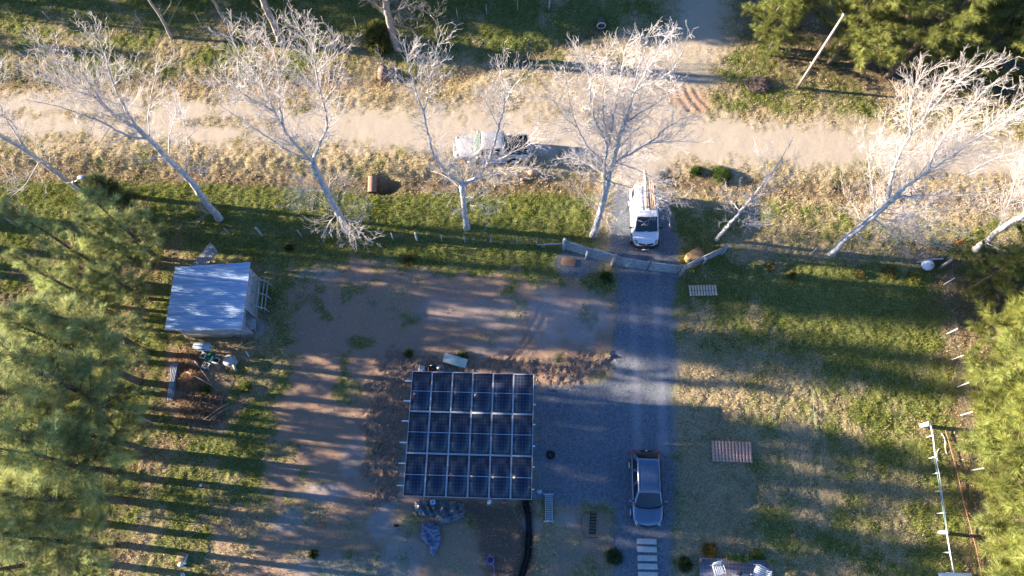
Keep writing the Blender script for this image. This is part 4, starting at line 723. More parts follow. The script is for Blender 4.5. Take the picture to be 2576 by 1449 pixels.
one('plank', 'thin pole-like batten beside the long pale plank on the van rack', 'plank', MB().box((0, 0, 0), (2.5, .04, .04)), M['timber_brown'], local(TV, (-1.35, .12, 1.89)), R(-90))
b = MB()
for k in range(4): b.box((0, -.20+.115*k, 0), (2.0, .105, .03))
one('brown_boards', 'brown boards strapped to the right side of the van rack', 'boards', b, mat('brown boards', (.36, .22, .14), .8, scale=5, col2=(.50, .34, .23)), local(TV, (-1.05, .36, 1.885)), R(-90))
one('strap', 'green strap across the load on the white van', 'strap', MB().box((0, 0, 0), (.035, .95, .012)), M['green_strap'], local(TV, (-1.93, .28, 1.925)), R(-90))
# silver pickup on the road (nose to the left)
c0 = (at(1133, 365, .8)+at(1338, 372, .95))/2
t = vehicle('silver double-cab pickup with a black slab for its shaded bed, standing on the dirt road', 'pickup truck', 'pickup_truck', dict(W=1.78, wr=.37, axles=(-1.62, 1.42), sq=5, glass='glass_green', mirror='silver_paint', side_windows=((.12, .48), (.53, .84))),
 [(-2.5, .84, 1.0, .5), (-2.45, .87, 1.04, .42), (-1.2, .88, 1.06, .36), (.7, .88, 1.06, .36), (1.2, .87, 1.06, .38), (1.9, .84, 1.00, .40), (2.25, .76, .93, .42), (2.40, .62, .82, .46), (2.46, .5, .72, .5)],
 (-.98, 1.16, .80, 1.04, -.86, .62, .66, 1.70), M['silver_paint'], (c0[0], c0[1], .02), R(180))
b = MB(); b.box((-1.74, 0, 1.075), (1.38, 1.46, .04)); [b.box((-1.1-.26*k, 0, 1.10), (.02, 1.44, .015)) for k in range(6)]; b.build('bed_shade_slab', M['black_plastic'], t)  # ridged black slab stands in for the shaded inside of the bed
for s in (-1, 1):
    MB().tube([(-2.42, s*.80, 1.10), (-1.1, s*.80, 1.10)], .028, 6).build('bed_rail', M['chrome'], t); MB().box((-.1, s*.93, .42), (1.9, .14, .05)).build('side_step', M['alu'], t, bevel=.01)
    MB().sphere((2.27, s*.64, .86), (.16, .13, .09), 12, 8).build('headlight', M['lamp_glass'], t, True); MB().box((-2.50, s*.80, .85), (.06, .12, .3)).build('tail_light', M['red_lamp'], t)
    MB().box((.15, s*.884, .80), (1.9, .012, .05)).build('door_trim', M['black_plastic'], t)
MB().tube([(2.2, -.8, .55), (2.44, -.5, .56), (2.5, 0, .56), (2.44, .5, .56), (2.2, .8, .55)], .09, 8).build('front_bumper', M['silver_paint'], t, True)
MB().box((-2.58, 0, .58), (.12, 1.6, .16)).build('rear_bumper', M['chrome'], t, bevel=.02)
MB().box((2.44, 0, .76), (.04, .8, .10)).build('grille', M['black_plastic'], t)
# ---------------------------------------------------------------- shed
def shed():
    TL, TR, BR, BL = at(440.5, 671.8, 2.45), at(630.4, 659.6, 2.75), at(607.7, 829.4, 2.65), at(414, 831, 2.35)
    o = (TL+TR+BR+BL)/4; rz = math.atan2((TR-TL+BR-BL)[1], (TR-TL+BR-BL)[0])
    t = thing('shed', 'tin-roofed shed of pale boards in the left part of the yard', 'shed', (o[0], o[1], 0), rz); cs, sn = math.cos(-rz), math.sin(-rz)
    lo = lambda q: np.array([(q[0]-o[0])*cs-(q[1]-o[1])*sn, (q[0]-o[0])*sn+(q[1]-o[1])*cs, q[2]]); a, b_, c, d = map(lo, (TL, TR, BR, BL))
    n = 240; mm = 12; G = np.zeros((n+1, mm+1, 3))
    for i in range(n+1):
        for j in range(mm+1): G[i, j] = lerp(lerp(a, b_, j/mm), lerp(d, c, j/mm), i/n)+np.array([0, 0, .028*math.sin(i/n*2*math.pi*38)])
    r = MB(); r.patch(G, True); r.patch(G-np.array([0, 0, .004])); ro = r.build('roof', M['galv_roof'], t, True)
    rs = MB()
    for i in range(1, 6): p = lerp(a, d, i/6.); q = lerp(b_, c, i/6.); rs.bar(p+[0.05, 0, -.07], q+[-.05, 0, -.07], .05, .08)
    rs.build('rafters', M['timber'], t)
    ins = .16; x0, x1, y0, y1 = max(a[0], d[0])+ins+.15, min(b_[0], c[0])-ins+.05, min(c[1], d[1])+ins+.15, max(a[1], b_[1])-ins
    W = MB(); h = lambda x, y: 2.38+(x-x0)/(x1-x0)*.22
    def wall(p, q, skip=None, nm='wall', m='board_pale'):
        w = MB(); L = np.linalg.norm(np.array(q)-p); k = max(1, int(L/.14)); dd = (np.array(q)-p)/k
        for i in range(k):
            s = np.array(p)+dd*(i+.5)
            if skip and skip[0] < (i+.5)/k < skip[1]: w.box((s[0], s[1], (2.1+h(*s))/2), (max(.02, abs(dd[0])*.94), max(.02, abs(dd[1])*.94), h(*s)-2.1)); continue
            w.box((s[0], s[1], h(*s)/2+rng.normal(0, .003)), (max(.022, abs(dd[0])*.94), max(.022, abs(dd[1])*.94), h(*s)+rng.normal(0, .008)-.02))
        w.build(nm, M[m], t)
    wall((x0, y0), (x1, y0)); wall((x0, y1), (x1, y1)); wall((x0, y0+.02), (x0, y1-.02)); wall((x1, y0+.02), (x1, y1-.02), (.0, .30))
    MB().box(((x0+x1)/2, (y0+y1)/2, .03), (x1-x0-.1, y1-y0-.1, .06)).build('floor', M['timber'], t)
    dr = MB(); dr.box((x1+.03, y0+1.15, 1.0), (.04, .07, 2.0)); dr.box((x1+.03, y0+.05, 1.0), (.04, .09, 2.0)); dr.box((x1+.03, y0+.6, 2.1), (.05, 1.1, .07)); dr.build('door_frame', M['timber'], t)
    # rack of poles along the right wall
    rk = MB()
    for k, (xx, zz) in enumerate(((.16, 1.55), (.30, 1.25), (.50, .95), (.66, .75))): rk.bar((x1+xx, y0+1.45, zz), (x1+xx+.02, y1-.25, zz), .055, .055)
    for yy in (y0+1.6, (y0+y1)/2+.6, y1-.4): rk.bar((x1, yy, 1.65), (x1+.70, yy, .70), .05, .05); rk.bar((x1+.66, yy, .72), (x1+.72, yy, 0), .05, .05)
    rk.build('pole_rack', M['timber'], t)
    return t, o, rz
SH, so, srz = shed()
def corr(w, l, nw, th=.004, amp=.018):
    G = np.zeros((nw*8+1, 2, 3)); u = np.linspace(0, 1, nw*8+1); G[:, 0, 0] = -l/2; G[:, 1, 0] = l/2; G[:, :, 1] = ((u-.5)*w)[:, None]; G[:, :, 2] = (amp*np.sin(u*nw*2*math.pi))[:, None]
    b = MB(); b.patch(G); b.patch(G-np.array([0, 0, th]), True); return b
o = one('corrugated_sheet', 'corrugated sheet sticking out from behind the top edge of the shed', 'metal sheet', corr(.9, 2.0, 8), M['galv_dark'], at(515, 650, .8), R(43)); o.rotation_euler = (0, R(-24), R(43))
for k in range(5):
    p = at(431+3*(k % 3), 960-2*k, .1+.07*k); o = one('corrugated_offcut', ['bottom corrugated offcut of the narrow stack below the shed', 'second corrugated offcut up in the narrow stack below the shed', 'middle corrugated offcut of the narrow stack below the shed', 'second corrugated offcut from the top in the narrow stack', 'topmost corrugated offcut of the narrow stack, brightest of them'][k], 'metal sheet', corr(.28, 2.3-.1*k, 3, amp=.018), M['galv_dark'], p, R(90+[2, -3, 1, 4, -2][k]), 'corrugated offcuts stacked below the shed')
# bench, small chairs, stool and table by the shed
t = thing('workbench', 'pale blue trestle bench standing against the lower wall of the shed', 'bench', on(521, 884), R(-3))
mb_ = mat('pale blue painted wood', (.36, .42, .50), .6, scale=5, col2=(.50, .56, .62))
MB().box((0, .12, .92), (1.0, .42, .05)).build('bench_top', mb_, t)
for x in (-.38, .38):
    for y in (-.02, .26): MB().box((x, y, .45), (.09, .07, .9)).build('leg', mb_, t)
for y in (-.04,): MB().box((0, y, .38), (.86, .06, .10)).build('crossbar', mb_, t)
def chair(label, loc, rz, group, s=1., m='white_plastic', dark=False):
    t = thing('garden_chair', label, 'chair', loc, rz, group); w = .46*s; h = .42*s
    st = MB(); [st.box((0, -w/2+w*(k+.5)/5, h), (w, w/5*.72, .02)) for k in range(5)]; st.build('seat', M['black_plastic'] if dark else M[m], t)
    bk = MB(); [bk.bar((-w/2-.02, -w/2+w*(k+.5)/5, h+.04), (-w/2-.14*s, -w/2+w*(k+.5)/5, h+.42*s), w/5*.7, .015) for k in range(5)]; bk.build('backrest', M[m], t)
    fr = MB(); fr.tube([(-w/2-.15*s, -w/2-.03, h+.42*s), (-w/2-.17*s, 0, h+.47*s), (-w/2-.15*s, w/2+.03, h+.42*s)], .017, 6); fr.tube([(-w/2, -w/2, h), (w/2, -w/2, h), (w/2+.03, 0, h), (w/2, w/2, h), (-w/2, w/2, h)], .017, 6); fr.build('frame', M[m], t)
    for q in (-1, 1):
        MB().tube([(w/2, q*(w/2+.02), h), (w/2+.02, q*(w/2+.04), h+.2*s), (0, q*(w/2+.05), h+.23*s), (-w/2-.09*s, q*(w/2+.03), h+.22*s)], .019, 6).build('armrest', M[m], t)
        for e in (-1, 1): MB().tube([(e*w/2, q*w/2, h), (e*(w/2+.05), q*(w/2+.03), 0)], .018, 6).build('leg', M[m], t)
    return t
GC = 'small chairs round the green stool'
chair('tipped small chair left of the round green stool, below the bench', on(516, 897), R(160), GC, .58, dark=True); chair('small striped chair right of the round green stool', on(548, 910), R(-20), GC, .58, dark=True); chair('small chair below the round green stool', on(524, 921), R(70), GC, .58, dark=True)
t = thing('round_stool', 'round dark green stool among the small chairs by the shed', 'stool', on(537, 903)); MB().cyl((0, 0, .38), (0, 0, .42), .27, 20).build('seat', M['green_plastic'], t)
for k in range(4): a = k*1.57+.7; MB().tube([(.2*math.cos(a), .2*math.sin(a), .39), (.25*math.cos(a), .25*math.sin(a), 0)], .018, 6).build('leg', M['green_plastic'], t)
t = thing('cable_drum_table', 'round grey wooden table with a rag on it right of the small chairs', 'table', on(584, 912)); MB().cyl((0, 0, .5), (0, 0, .56), .36, 20).build('tabletop', M['timber'], t); MB().cyl((0, 0, .06), (0, 0, .5), .16, 14).build('drum', M['timber'], t); MB().cyl((0, 0, 0), (0, 0, .06), .34, 20).build('base', M['timber'], t)
one('rag', 'pale crumpled rag on the round grey table', 'rag', MB().sphere((0, 0, 0), (.30, .16, .05), 14, 8), mat('rag', (.5, .45, .38), .9), (*on(581, 909)[:2], .60), R(25), smooth=True)
one('log', 'short log stump lying below the round grey table', 'log', MB().cyl((-.25, 0, .1), (.25, 0, .1), .09, 10), M['bark_grey'], on(592, 926), R(-60))
t = thing('old_window', 'empty wooden window frame leaning near the lower right corner of the shed', 'window frame', on(622, 857), R(20))
b = MB(); [b.box((0, y, .5), (1.35, .05, .05)) for y in (-.38, 0, .38)]; [b.box((x, 0, .5), (.05, .76, .04)) for x in (-.65, -.2, .25, .65)]; b.build('grid', M['timber_brown'], t); [MB().box((x, y, .24), (.05, .05, .48)).build('leg', M['timber_brown'], t) for x in (-.6, .6) for y in (-.33, .33)]
one('scrap_board', 'short white board lying in the shade right of the round grey table', 'board', MB().box((0, 0, .02), (.42, .08, .03)), M['white_plastic'], on(622, 890), R(-55))
# heaps of dry branches
def heap(px, py, rx, ry, hh, n, label, seed, cols=((.30, .19, .11), (.42, .30, .20), (.20, .13, .09))):
    rnd = np.random.default_rng(seed); b = MB()
    for k in range(n):
        a, q = rnd.uniform(0, 6.28), rnd.random()**.6; x, y = rx*q*math.cos(a), ry*q*math.sin(a); z = hh*(1-q*q)*rnd.random()+.03; L = rnd.uniform(.2, .75); a2 = rnd.uniform(0, 6.28); e = rnd.normal(0, .25); d = np.array([math.cos(a2), math.sin(a2), e])*L/2; m_ = rnd.normal(0, .06, 3)
        P = [np.array([x, y, z])-d, np.array([x, y, z])+m_, np.array([x, y, z])+d]; v0 = b.n; b.tube(P, [rnd.uniform(.006, .018)]*2+[.004], 3, cap=False); c = np.array(cols[rnd.integers(3)])*rnd.uniform(.7, 1.3); b.col.append(np.repeat(c[None], b.n-v0, 0))
    o = b.build('branch_heap', M['stalk']); o.location = on(px, py); tag(o, label, 'branch heap', 'heaps of dry cuttings below the shed')
heap(478, 905, 1.0, .8, .5, 420, 'heap of dry brown cuttings directly below the shed wall', 1); heap(480, 955, .9, .7, .45, 420, 'reddish heap of dry cuttings right of the corrugated offcuts', 2, ((.42, .26, .14), (.52, .34, .2), (.3, .19, .12))); heap(508, 1015, 1.5, .8, .5, 620, 'widest heap of dry cuttings, below the reddish one', 3); heap(505, 1050, 1.4, .5, .3, 360, 'lowest heap of dry cuttings, lying half in tree shadow', 4); heap(1905, 215, .9, .6, .5, 360, 'heap of dark brushwood at the edge of the wood by the side road', 5, ((.16, .12, .12), (.22, .17, .16), (.3, .24, .2)))
for k, (a, b_) in enumerate((((497, 912), (548, 985)), ((478, 940), (556, 985)), ((520, 1060), (590, 1010)), ((532, 1062), (588, 1022)))):
    A, B = on(*a), on(*b_); o = MB().tube([A+[0, 0, .5], (A+B)/2+[0, .05, .45], B+[0, 0, .2]], [.02, .015, .008], 5).build('dry_branch', M['bark_grey']); tag(o, ['long bare branch lying across the upper heap of cuttings', 'bare branch crossing the reddish heap of cuttings', 'long bare branch rising from the lowest heap to the right', 'thinner bare branch beside the one rising from the lowest heap'][k], 'branch', 'loose branches on the heaps')
# ---------------------------------------------------------------- fences, gate
def wire_fence(name, label, pts, posts, hgt, nw, thick=(), post_m='timber', pr=.04, lean=0):
    A = [on(*p) for p in pts]; t = thing(name, label, 'fence', A[0]); o = A[0]; w = MB()
    for k in range(nw):
        z = .12+(hgt-.2)*k/(nw-1); w.tube([a-o+np.array([0, 0, z]) for a in A], .0028, 4, cap=False)
    w.build('wires', M['wire'], t)
    for i, p in enumerate(posts):
        q = on(*p)-o; r = pr*(1.9 if i in thick else 1); H = hgt*(1.12 if i in thick else 1)
        MB().tube([q+[0, 0, -.1], q+[rng.normal(0, .02), rng.normal(0, .02), H]], [r, r*.9], 7).build('fence_post', M[post_m], t)
    return t
wire_fence('wire_fence', 'long wire fence with thin posts between the bare poplars and the yard', [(-60, 560), (300, 578), (640, 592), (980, 604), (1200, 612), (1395, 617)], [(40, 566), (120, 570), (580, 592), (660, 594), (760, 597), (830, 600), (910, 603), (990, 605), (1050, 606), (1112, 608), (1170, 610), (1235, 612), (1300, 614), (1350, 615)], 1.15, 7, thick=(3, 8))
wire_fence('wire_fence', 'wire fence with leaning thin posts right of the gate, under the largest poplar', [(1826, 625), (2000, 640), (2200, 645), (2367, 668)], [(1880, 636), (1926, 638), (1985, 640), (2038, 641), (2092, 642), (2133, 645), (2185, 646), (2260, 650), (2300, 652), (2328, 655)], 1.15, 7, pr=.035)
wire_fence('wire_fence', 'wire fence with white posts running down the right side in front of the hedge', [(2372, 690), (2382, 840), (2417, 1045), (2442, 1185), (2466, 1330), (2486, 1412), (2495, 1500)], [(2374, 716), (2382, 840), (2394, 905), (2407, 974), (2416, 1045), (2430, 1112), (2443, 1183), (2467, 1330), (2486, 1411)], 1.2, 8, thick=(7,), post_m='white_steel', pr=.03)
wire_fence('wire_fence', 'distant wire fence with pale posts along the top of the photo', [(-60, 45), (43, 50), (217, 60), (507, 63), (659, 63), (898, 70), (1152, 47), (1302, 28), (1381, 25)], [(43, 50), (133, 57), (217, 60), (287, 60), (360, 63), (507, 63), (659, 63), (819, 71), (898, 70), (1152, 47), (1225, 40), (1302, 28), (1381, 25)], 1.2, 4, thick=(2, 12), post_m='bark_grey', pr=.04)
wire_fence('wire_fence', 'wire fence hidden under the left row of evergreens beside the corrugated offcuts', [(372, 900), (385, 1000), (376, 1200), (372, 1300)], [(372, 905), (405, 985), (380, 1060), (376, 1200), (372, 1300)], 1.15, 6, pr=.04)
def rails(A, B, parent, n=4, h0=.25, h1=1.3, m='timber', th=.07, hh=.18, rnd=random.Random(3)):
    for k in range(n):
        z = h0+(h1-h0)*k/(n-1); j = [rnd.uniform(-.03, .03) for _ in range(4)]
        MB().bar(A+np.array([0, 0, z+j[0]]), B+np.array([0, 0, z+j[1]]), th, hh).build('rail', M[m], parent)
def post(q, H, r, parent, m='timber', nm='gate_post'): MB().tube([q+[0, 0, -.2], q+[.01, .0, H*.5], q+[0, .01, H]], [r, r*.97, r*.9], 10).build(nm, M[m], parent)
LW0, LW1, G0, G1, GM, RW0, RW1 = on(1417, 626), on(1535, 664), on(1544, 668), on(1706, 690), on(1627, 681), on(1716, 684), on(1815, 638)
t = thing('wing_fence', 'weathered timber wing fence left of the gate, ending in a thick post', 'fence', LW0); o = LW0; rails(LW0-o, LW1-o, t, 5); post(LW0-o, 1.5, .13, t); post((LW0+LW1)/2-o+[-.05, -.12, 0], 1.2, .10, t)
BR_ = MB(); BR_.bar(at(1352, 616, .1)-o, LW0-o+[0, 0, .9], .08, .08); BR_.build('brace', M['timber'], t)
t = thing('farm_gate', 'double timber gate of grey planks closed across the gravel driveway', 'gate', G0); o = G0; post(G0-o+[-.12, -.02, 0], 1.75, .14, t, 'bark_grey'); post(G1-o+[.12, -.02, 0], 1.55, .13, t, 'bark_grey')
for (a, b_) in ((G0, GM), (GM, G1)):
    a2, b2 = lerp(a, b_, .06)-o, lerp(a, b_, .96)-o; lf = MB(); [lf.bar(a2+[0, 0, z], b2+[0, 0, z], .06, .16) for z in (.28, .56, .84, 1.12, 1.40)]; lf.bar(a2+[0, .05, .2], a2+[0, .05, 1.5], .10, .06); lf.bar(b2+[0, .05, .2], b2+[0, .05, 1.5], .10, .06); lf.bar(a2+[0, .04, .28], b2+[0, .04, 1.2], .08, .04); lf.build('gate_leaf', M['timber'], t)
t = thing('wing_fence', 'narrow timber wing fence right of the gate, rising towards the small poplar', 'fence', RW0); o = RW0; rails(RW0-o, RW1-o, t, 4, .3, 1.25); post(RW1-o, 1.4, .12, t); post((RW0+RW1)/2-o+[0, -.12, 0], 1.15, .09, t)
one('white_board', 'white batten lying along the top of the left wing fence', 'board', MB().box((0, 0, 0), (1.35, .05, .04)), M['white_plastic'], at(1520, 634, 1.18), R(-19))
# crate by the gate
t = thing('wooden_crate', 'slatted wooden crate standing behind the right wing of the gate', 'crate', on(1745, 655), R(32)); b = MB()
[b.box((0, -.40+.115*k, .80), (1.0, .10, .03)) for k in range(8)]; b.build('lid', M['timber_brown'], t)
for s in (-1, 1):
    b = MB(); [b.box((0, s*.43, .08+.13*k), (1.0, .025, .11)) for k in range(6)]; b.build('side', M['crate_wood'], t); b = MB(); [b.box((s*.49, 0, .08+.13*k), (.025, .83, .11)) for k in range(6)]; b.build('end', M['crate_wood'], t)
# pallets
def pallet(label, loc, rz, n, L, W, sw, gap_mid, m='timber_new'):
    t = thing('wooden_pallet', label, 'pallet', loc, rz, 'pallets lying on the lawn')
    for y in (-W/2+.05, 0, W/2-.05): MB().box((0, y, .08), (L, .08, .09)).build('bearer', M['timber_brown'], t)
    for k in range(n):
        x = -L/2+L*(k+.5)/n
        if gap_mid:
            for s in (-1, 1): MB().box((x, s*W*.255, .137), (sw, W*.46, .022)).build('slat', M[m], t)
        else: MB().box((x, 0, .137), (sw, W, .022)).build('slat', M[m], t)
    for y in (-W/2+.05, 0, W/2-.05): MB().box((0, y, .018), (L, .09, .022)).build('bottom_board', M['timber_brown'], t)
    return t
pallet('small pale pallet with two rows of short slats, near the top of the lawn', on(1767, 732), R(1.5), 10, 1.8, .72, .125, True)
t = thing('wooden_pallet', 'large pinkish pallet with a gridded top, lying in the middle of the right lawn', 'pallet', on(1839, 1137), R(-2.2), 'pallets lying on the lawn'); L_, W_ = 2.36, 1.2
for k in range(12): MB().box((-L_/2+L_*(k+.5)/12, 0, .145), (.125, W_, .022)).build('slat', M['terracotta'], t)
for k in range(7): MB().box((0, -W_/2+W_*(k+.5)/7, .122), (L_, .10, .020)).build('cross_board', mat('reddish pine', (.50, .30, .2), .8, scale=5, col2=(.60, .40, .28)), t)
for y in (-.54, 0, .54): MB().box((0, y, .055), (L_, .09, .10)).build('bearer', M['timber_brown'], t)
# ---------------------------------------------------------------- lamp pole, utility pole, cable
B = on(268, 528); T = on_axis(198, 446, B[0], B[1]); Hp = T[2]
t = thing('lamp_pole', 'leaning wooden lamp pole with a grey lamp head, left of the second poplar', 'street lamp', B); post(np.zeros(3), Hp, .11, t, 'bark_grey', 'pole'); tp = np.array([0, 0, Hp])
MB().bar(tp+[-.45, .02, -.1], tp+[.4, .02, -.1], .07, .07).build('crossarm', M['bark_dark'], t); MB().tube([tp+[0, 0, -.05], tp+[.25, .1, .05], tp+[.42, .22, .1]], .03, 6).build('arm', M['galv_old'], t)
q = MB().sphere(tp+[.52, .28, .1], (.26, .16, .09), 14, 8).build('lamp_head', M['galv'], t, True); MB().sphere(tp+[.54, .28, .05], (.2, .12, .08), 12, 6).build('lens', M['lamp_glass'], q, True)
MB().tube([tp+[.1, .1, .2], tp+[.15, .3, .6], tp+[.2, .35, .9]], .02, 5).build('conduit', M['galv_old'], t); MB().tube([tp+[-.05, 0, -.1], tp+[-.1, -.25, -.6], tp+[-.06, -.4, -1.2]], .018, 5).build('drop_wire', M['wire'], t)
e1 = at(457, -3, 7.6); e2 = at(500, -140, 7.6); s0 = B+tp
one('power_cable', 'black overhead cable running from the lamp pole over the road', 'cable', MB().tube([s0, lerp(s0, e1, .33)+[0, 0, -.35], lerp(s0, e1, .66)+[0, 0, -.4], e1, e2], .018, 5), M['cable'])
B = on(2005, 222); T = on_axis(2122, 38, B[0], B[1])
t = thing('utility_pole', 'pale wooden utility pole leaning in front of the dark wood', 'utility pole', B); MB().tube([(0, 0, -.2), (T-B)*.5, T-B], [.11, .095, .075], 10).build('pole', M['bark_grey'], t, True); MB().cyl(T-B, T-B+[0, 0, .05], .11, 10).build('cap', M['galv_old'], t)
# ---------------------------------------------------------------- culvert pipes
h0 = at(938, 440, -.05); h1 = at(936, 482, -.42)
t = thing('culvert_pipe', 'reddish clay culvert pipe sticking out into the ditch hole', 'pipe', h0); b = MB(); d_ = h1-h0; b.tube([d_*.1, d_], .30, 20, cap=False); b.tube([d_, d_*.1], .25, 20, cap=False); b.build('barrel', M['clay'], t, True)
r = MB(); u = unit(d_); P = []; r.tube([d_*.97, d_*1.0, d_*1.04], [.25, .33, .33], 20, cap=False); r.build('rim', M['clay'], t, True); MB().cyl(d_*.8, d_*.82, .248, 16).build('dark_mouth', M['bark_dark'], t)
t = thing('culvert_pipe', 'half-buried clay culvert pipe on the far side of the road', 'pipe', at(962, 200, -.12)); MB().tube([(0, .1, .1), (0, .9, .05)], .34, 20, cap=True).build('barrel', M['clay'], t, True)
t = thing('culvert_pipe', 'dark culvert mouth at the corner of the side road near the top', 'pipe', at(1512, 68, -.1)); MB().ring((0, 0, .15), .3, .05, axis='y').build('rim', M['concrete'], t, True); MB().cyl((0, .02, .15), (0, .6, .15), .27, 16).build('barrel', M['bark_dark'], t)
for k, (px, py, s) in enumerate([(1338, 640*.7-6, .33), (1334, 455, .16), (2002, 0, .1)][:2]): one('boulder', ['rounded tan boulder on the verge beside the pickup shadow', 'smaller tan boulder just left of the rounded one on the verge'][k], 'rock', MB().sphere((0, 0, s*.3), (s, s*.8, s*.6), 9, 7), M['brick_dull'], on(px-k*20, py-6))
# ---------------------------------------------------------------- stepping slabs, patio
for k, y in enumerate((1362, 1382, 1404, 1425, 1446)):
    one('stepping_slab', ['stepping slab nearest the grey car', 'second stepping slab counted from the grey car', 'third stepping slab counted from the grey car', 'fourth stepping slab counted from the grey car', 'last stepping slab, cut by the bottom edge'][k], 'paving slab', MB().box((0, 0, .035), (1.10, .30, .07)), M['concrete'], (*at(1626.5+.8*k, y)[:2], 0), R(-1), 'concrete stepping slabs in line', bevel=.008)
def tile_mat():
    m = mat('grey patio tiles', (.20, .19, .23), .7, scale=2, col2=(.26, .24, .28)); t = m.node_tree; p = t.nodes['Principled BSDF']; src = p.inputs['Base Color'].links[0].from_socket
    br = t.nodes.new('ShaderNodeTexBrick'); br.offset = 0; br.inputs['Scale'].default_value = 1; br.inputs['Brick Width'].default_value = .2; br.inputs['Row Height'].default_value = .2; br.inputs['Mortar Size'].default_value = .008; br.inputs['Color2'].default_value = (.17, .16, .2, 1); br.inputs['Mortar'].default_value = (.42, .40, .44, 1)
    tc = t.nodes.new('ShaderNodeTexCoord'); t.links.new(tc.outputs['Object'], br.inputs['Vector']); t.links.new(src, br.inputs['Color1']); t.links.new(br.outputs['Color'], p.inputs['Base Color']); return m
pa, pb = at(1758, 1403), at(1941, 1410); pw = np.linalg.norm(pb-pa); prz = math.atan2(*(pb-pa)[[1, 0]])
PT = MB().box((pw/2, -1.6, .09), (pw, 3.2, .18)).build('patio', tile_mat()); PT.location = (pa[0], pa[1], 0); PT.rotation_euler = (0, 0, prz); tag(PT, kind='structure')
def onp(px, py, z=.18): return at(px, py, z)
GCH = 'white slatted chairs on the patio'
chair('white slatted garden chair at the left of the tiled patio', onp(1801, 1432), R(-75), GCH, 1.1); chair('white slatted garden chair at the right of the tiled patio, turned outwards', onp(1904, 1438), R(155), GCH, 1.15); chair('white slatted garden chair cut by the bottom edge, left of the patio table', onp(1838, 1462), R(30), GCH, 1.1); chair('white slatted garden chair cut by the bottom edge, right of the patio table', onp(1880, 1466), R(200), GCH, 1.1)
t = thing('patio_table', 'low table at the bottom edge between the white slatted chairs', 'table', onp(1858, 1462)); MB().box((0, .1, .5), (.9, .6, .03)).build('tabletop', M['galv_old'], t); [MB().box((x, y, .25), (.04, .04, .5)).build('leg', M['galv_old'], t) for x in (-.4, .4) for y in (-.15, .35)]
def pot(label, loc, r, hgt, m, leaf=None, seed=0):
    t = thing('plant_pot', label, 'plant pot', loc); MB().tube([(0, 0, 0), (0, 0, hgt)], [r*.8, r], 16).build('pot', M[m], t, True); MB().cyl((0, 0, hgt-.01), (0, 0, hgt+.004), r*.86, 16).build('soil', M['bark_dark'], t)
    if leaf:
        rnd = np.random.default_rng(seed); f = MB(); n = 150; P = rnd.normal(0, .09, (n, 3))*[1, 1, .6]+[0, 0, hgt+.1]; D = rnd.normal(0, 1, (n, 3)); D /= np.linalg.norm(D, axis=1)[:, None]; s = np.cross(D, rnd.normal(0, 1, (n, 3))); s /= np.linalg.norm(s, axis=1)[:, None]; V = np.stack([P-s*.02, P+s*.02, P+D*.1], 1).reshape(-1, 3); f.add(V, np.arange(3*n).reshape(-1, 3), np.repeat(np.array(leaf)*rnd.uniform(.7, 1.3, (n, 1)), 3, 0)); f.build('foliage', M['leaf'], t)
pot('empty dark round pot in the upper left corner of the patio', onp(1765, 1411), .13, .22, 'slab'); pot('pot with light green leaves in the upper right corner of the patio', onp(1937, 1415), .12, .2, 'brick_dull', (.22, .30, .04), 3); pot('black pot standing on the table at the bottom edge', at(1859, 1442, .7), .13, .18, 'black_plastic')
t = thing('planter_box', 'long wooden planter with light green plants on the patio edge', 'planter', (*onp(1856, 1403)[:2], .18), prz); b = MB(); b.box((0, -.13, .12), (1.35, .02, .24)); b.box((0, .13, .12), (1.35, .02, .24)); b.box((-.67, 0, .12), (.02, .24, .24)); b.box((.67, 0, .12), (.02, .24, .24)); b.build('box', M['timber_brown'], t); MB().box((0, 0, .11), (1.3, .23, .2)).build('soil', M['bark_dark'], t)
rnd = np.random.default_rng(5); n = 420; cx = np.array([-.45, -.05, .42])[rnd.integers(0, 3, n)]; P = np.c_[cx+rnd.normal(0, .09, n), rnd.normal(-.03, .09, n), rnd.uniform(.24, .42, n)]; D = rnd.normal(0, 1, (n, 3)); D /= np.linalg.norm(D, axis=1)[:, None]; s = np.cross(D, rnd.normal(0, 1, (n, 3))); s /= np.linalg.norm(s, axis=1)[:, None]
f = MB(); f.add(np.stack([P-s*.02, P+s*.02, P+D*.1], 1).reshape(-1, 3), np.arange(3*n).reshape(-1, 3), np.repeat(np.array([.25, .33, .04])*rnd.uniform(.7, 1.3, (n, 1)), 3, 0)); f.build('foliage', M['leaf'], t)
# ---------------------------------------------------------------- small things round the yard
def ladder_at(a, b_, **k):
    A, B = on(*a), on(*b_); return (A+B)/2+[0, 0, .06], math.atan2(B[1]-A[1], B[0]-A[0]), np.linalg.norm(B-A)
lc, lr, ll = ladder_at((1380, 1243), (1381, 1312)); ladder('folding_ladder', 'silver aluminium ladder lying at the corner of the solar canopy', ll, .40, 15, .03, .045, M['alu'], lc, lr, feet=True)
lc, lr, ll = ladder_at((1492, 1290), (1490, 1345)); ladder('step_ladder', 'black step ladder lying on the thin grass left of the stepping slabs', ll, .32, 7, .03, .07, M['black_plastic'], lc, lr)
A = on(1468, 1318); one('metal_hoop', 'thin black hoop frame beside the black step ladder', 'frame', MB().tube([at(1494, 1288, .06), at(1474, 1288, .06), at(1463, 1300, .06), at(1462, 1325, .06), at(1466, 1342, .06), at(1478, 1352, .06), at(1505, 1352, .06)], .014, 6), M['black_plastic'])
t = thing('tyre', 'black tyre lying flat on the shaded gravel beside the solar canopy', 'tyre', on(1385, 1145)); MB().ring((0, 0, .08), .19, .075).build('tread', M['rubber'], t, True); MB().ring((0, 0, .09), .13, .02).build('bead', M['black_plastic'], t, True)
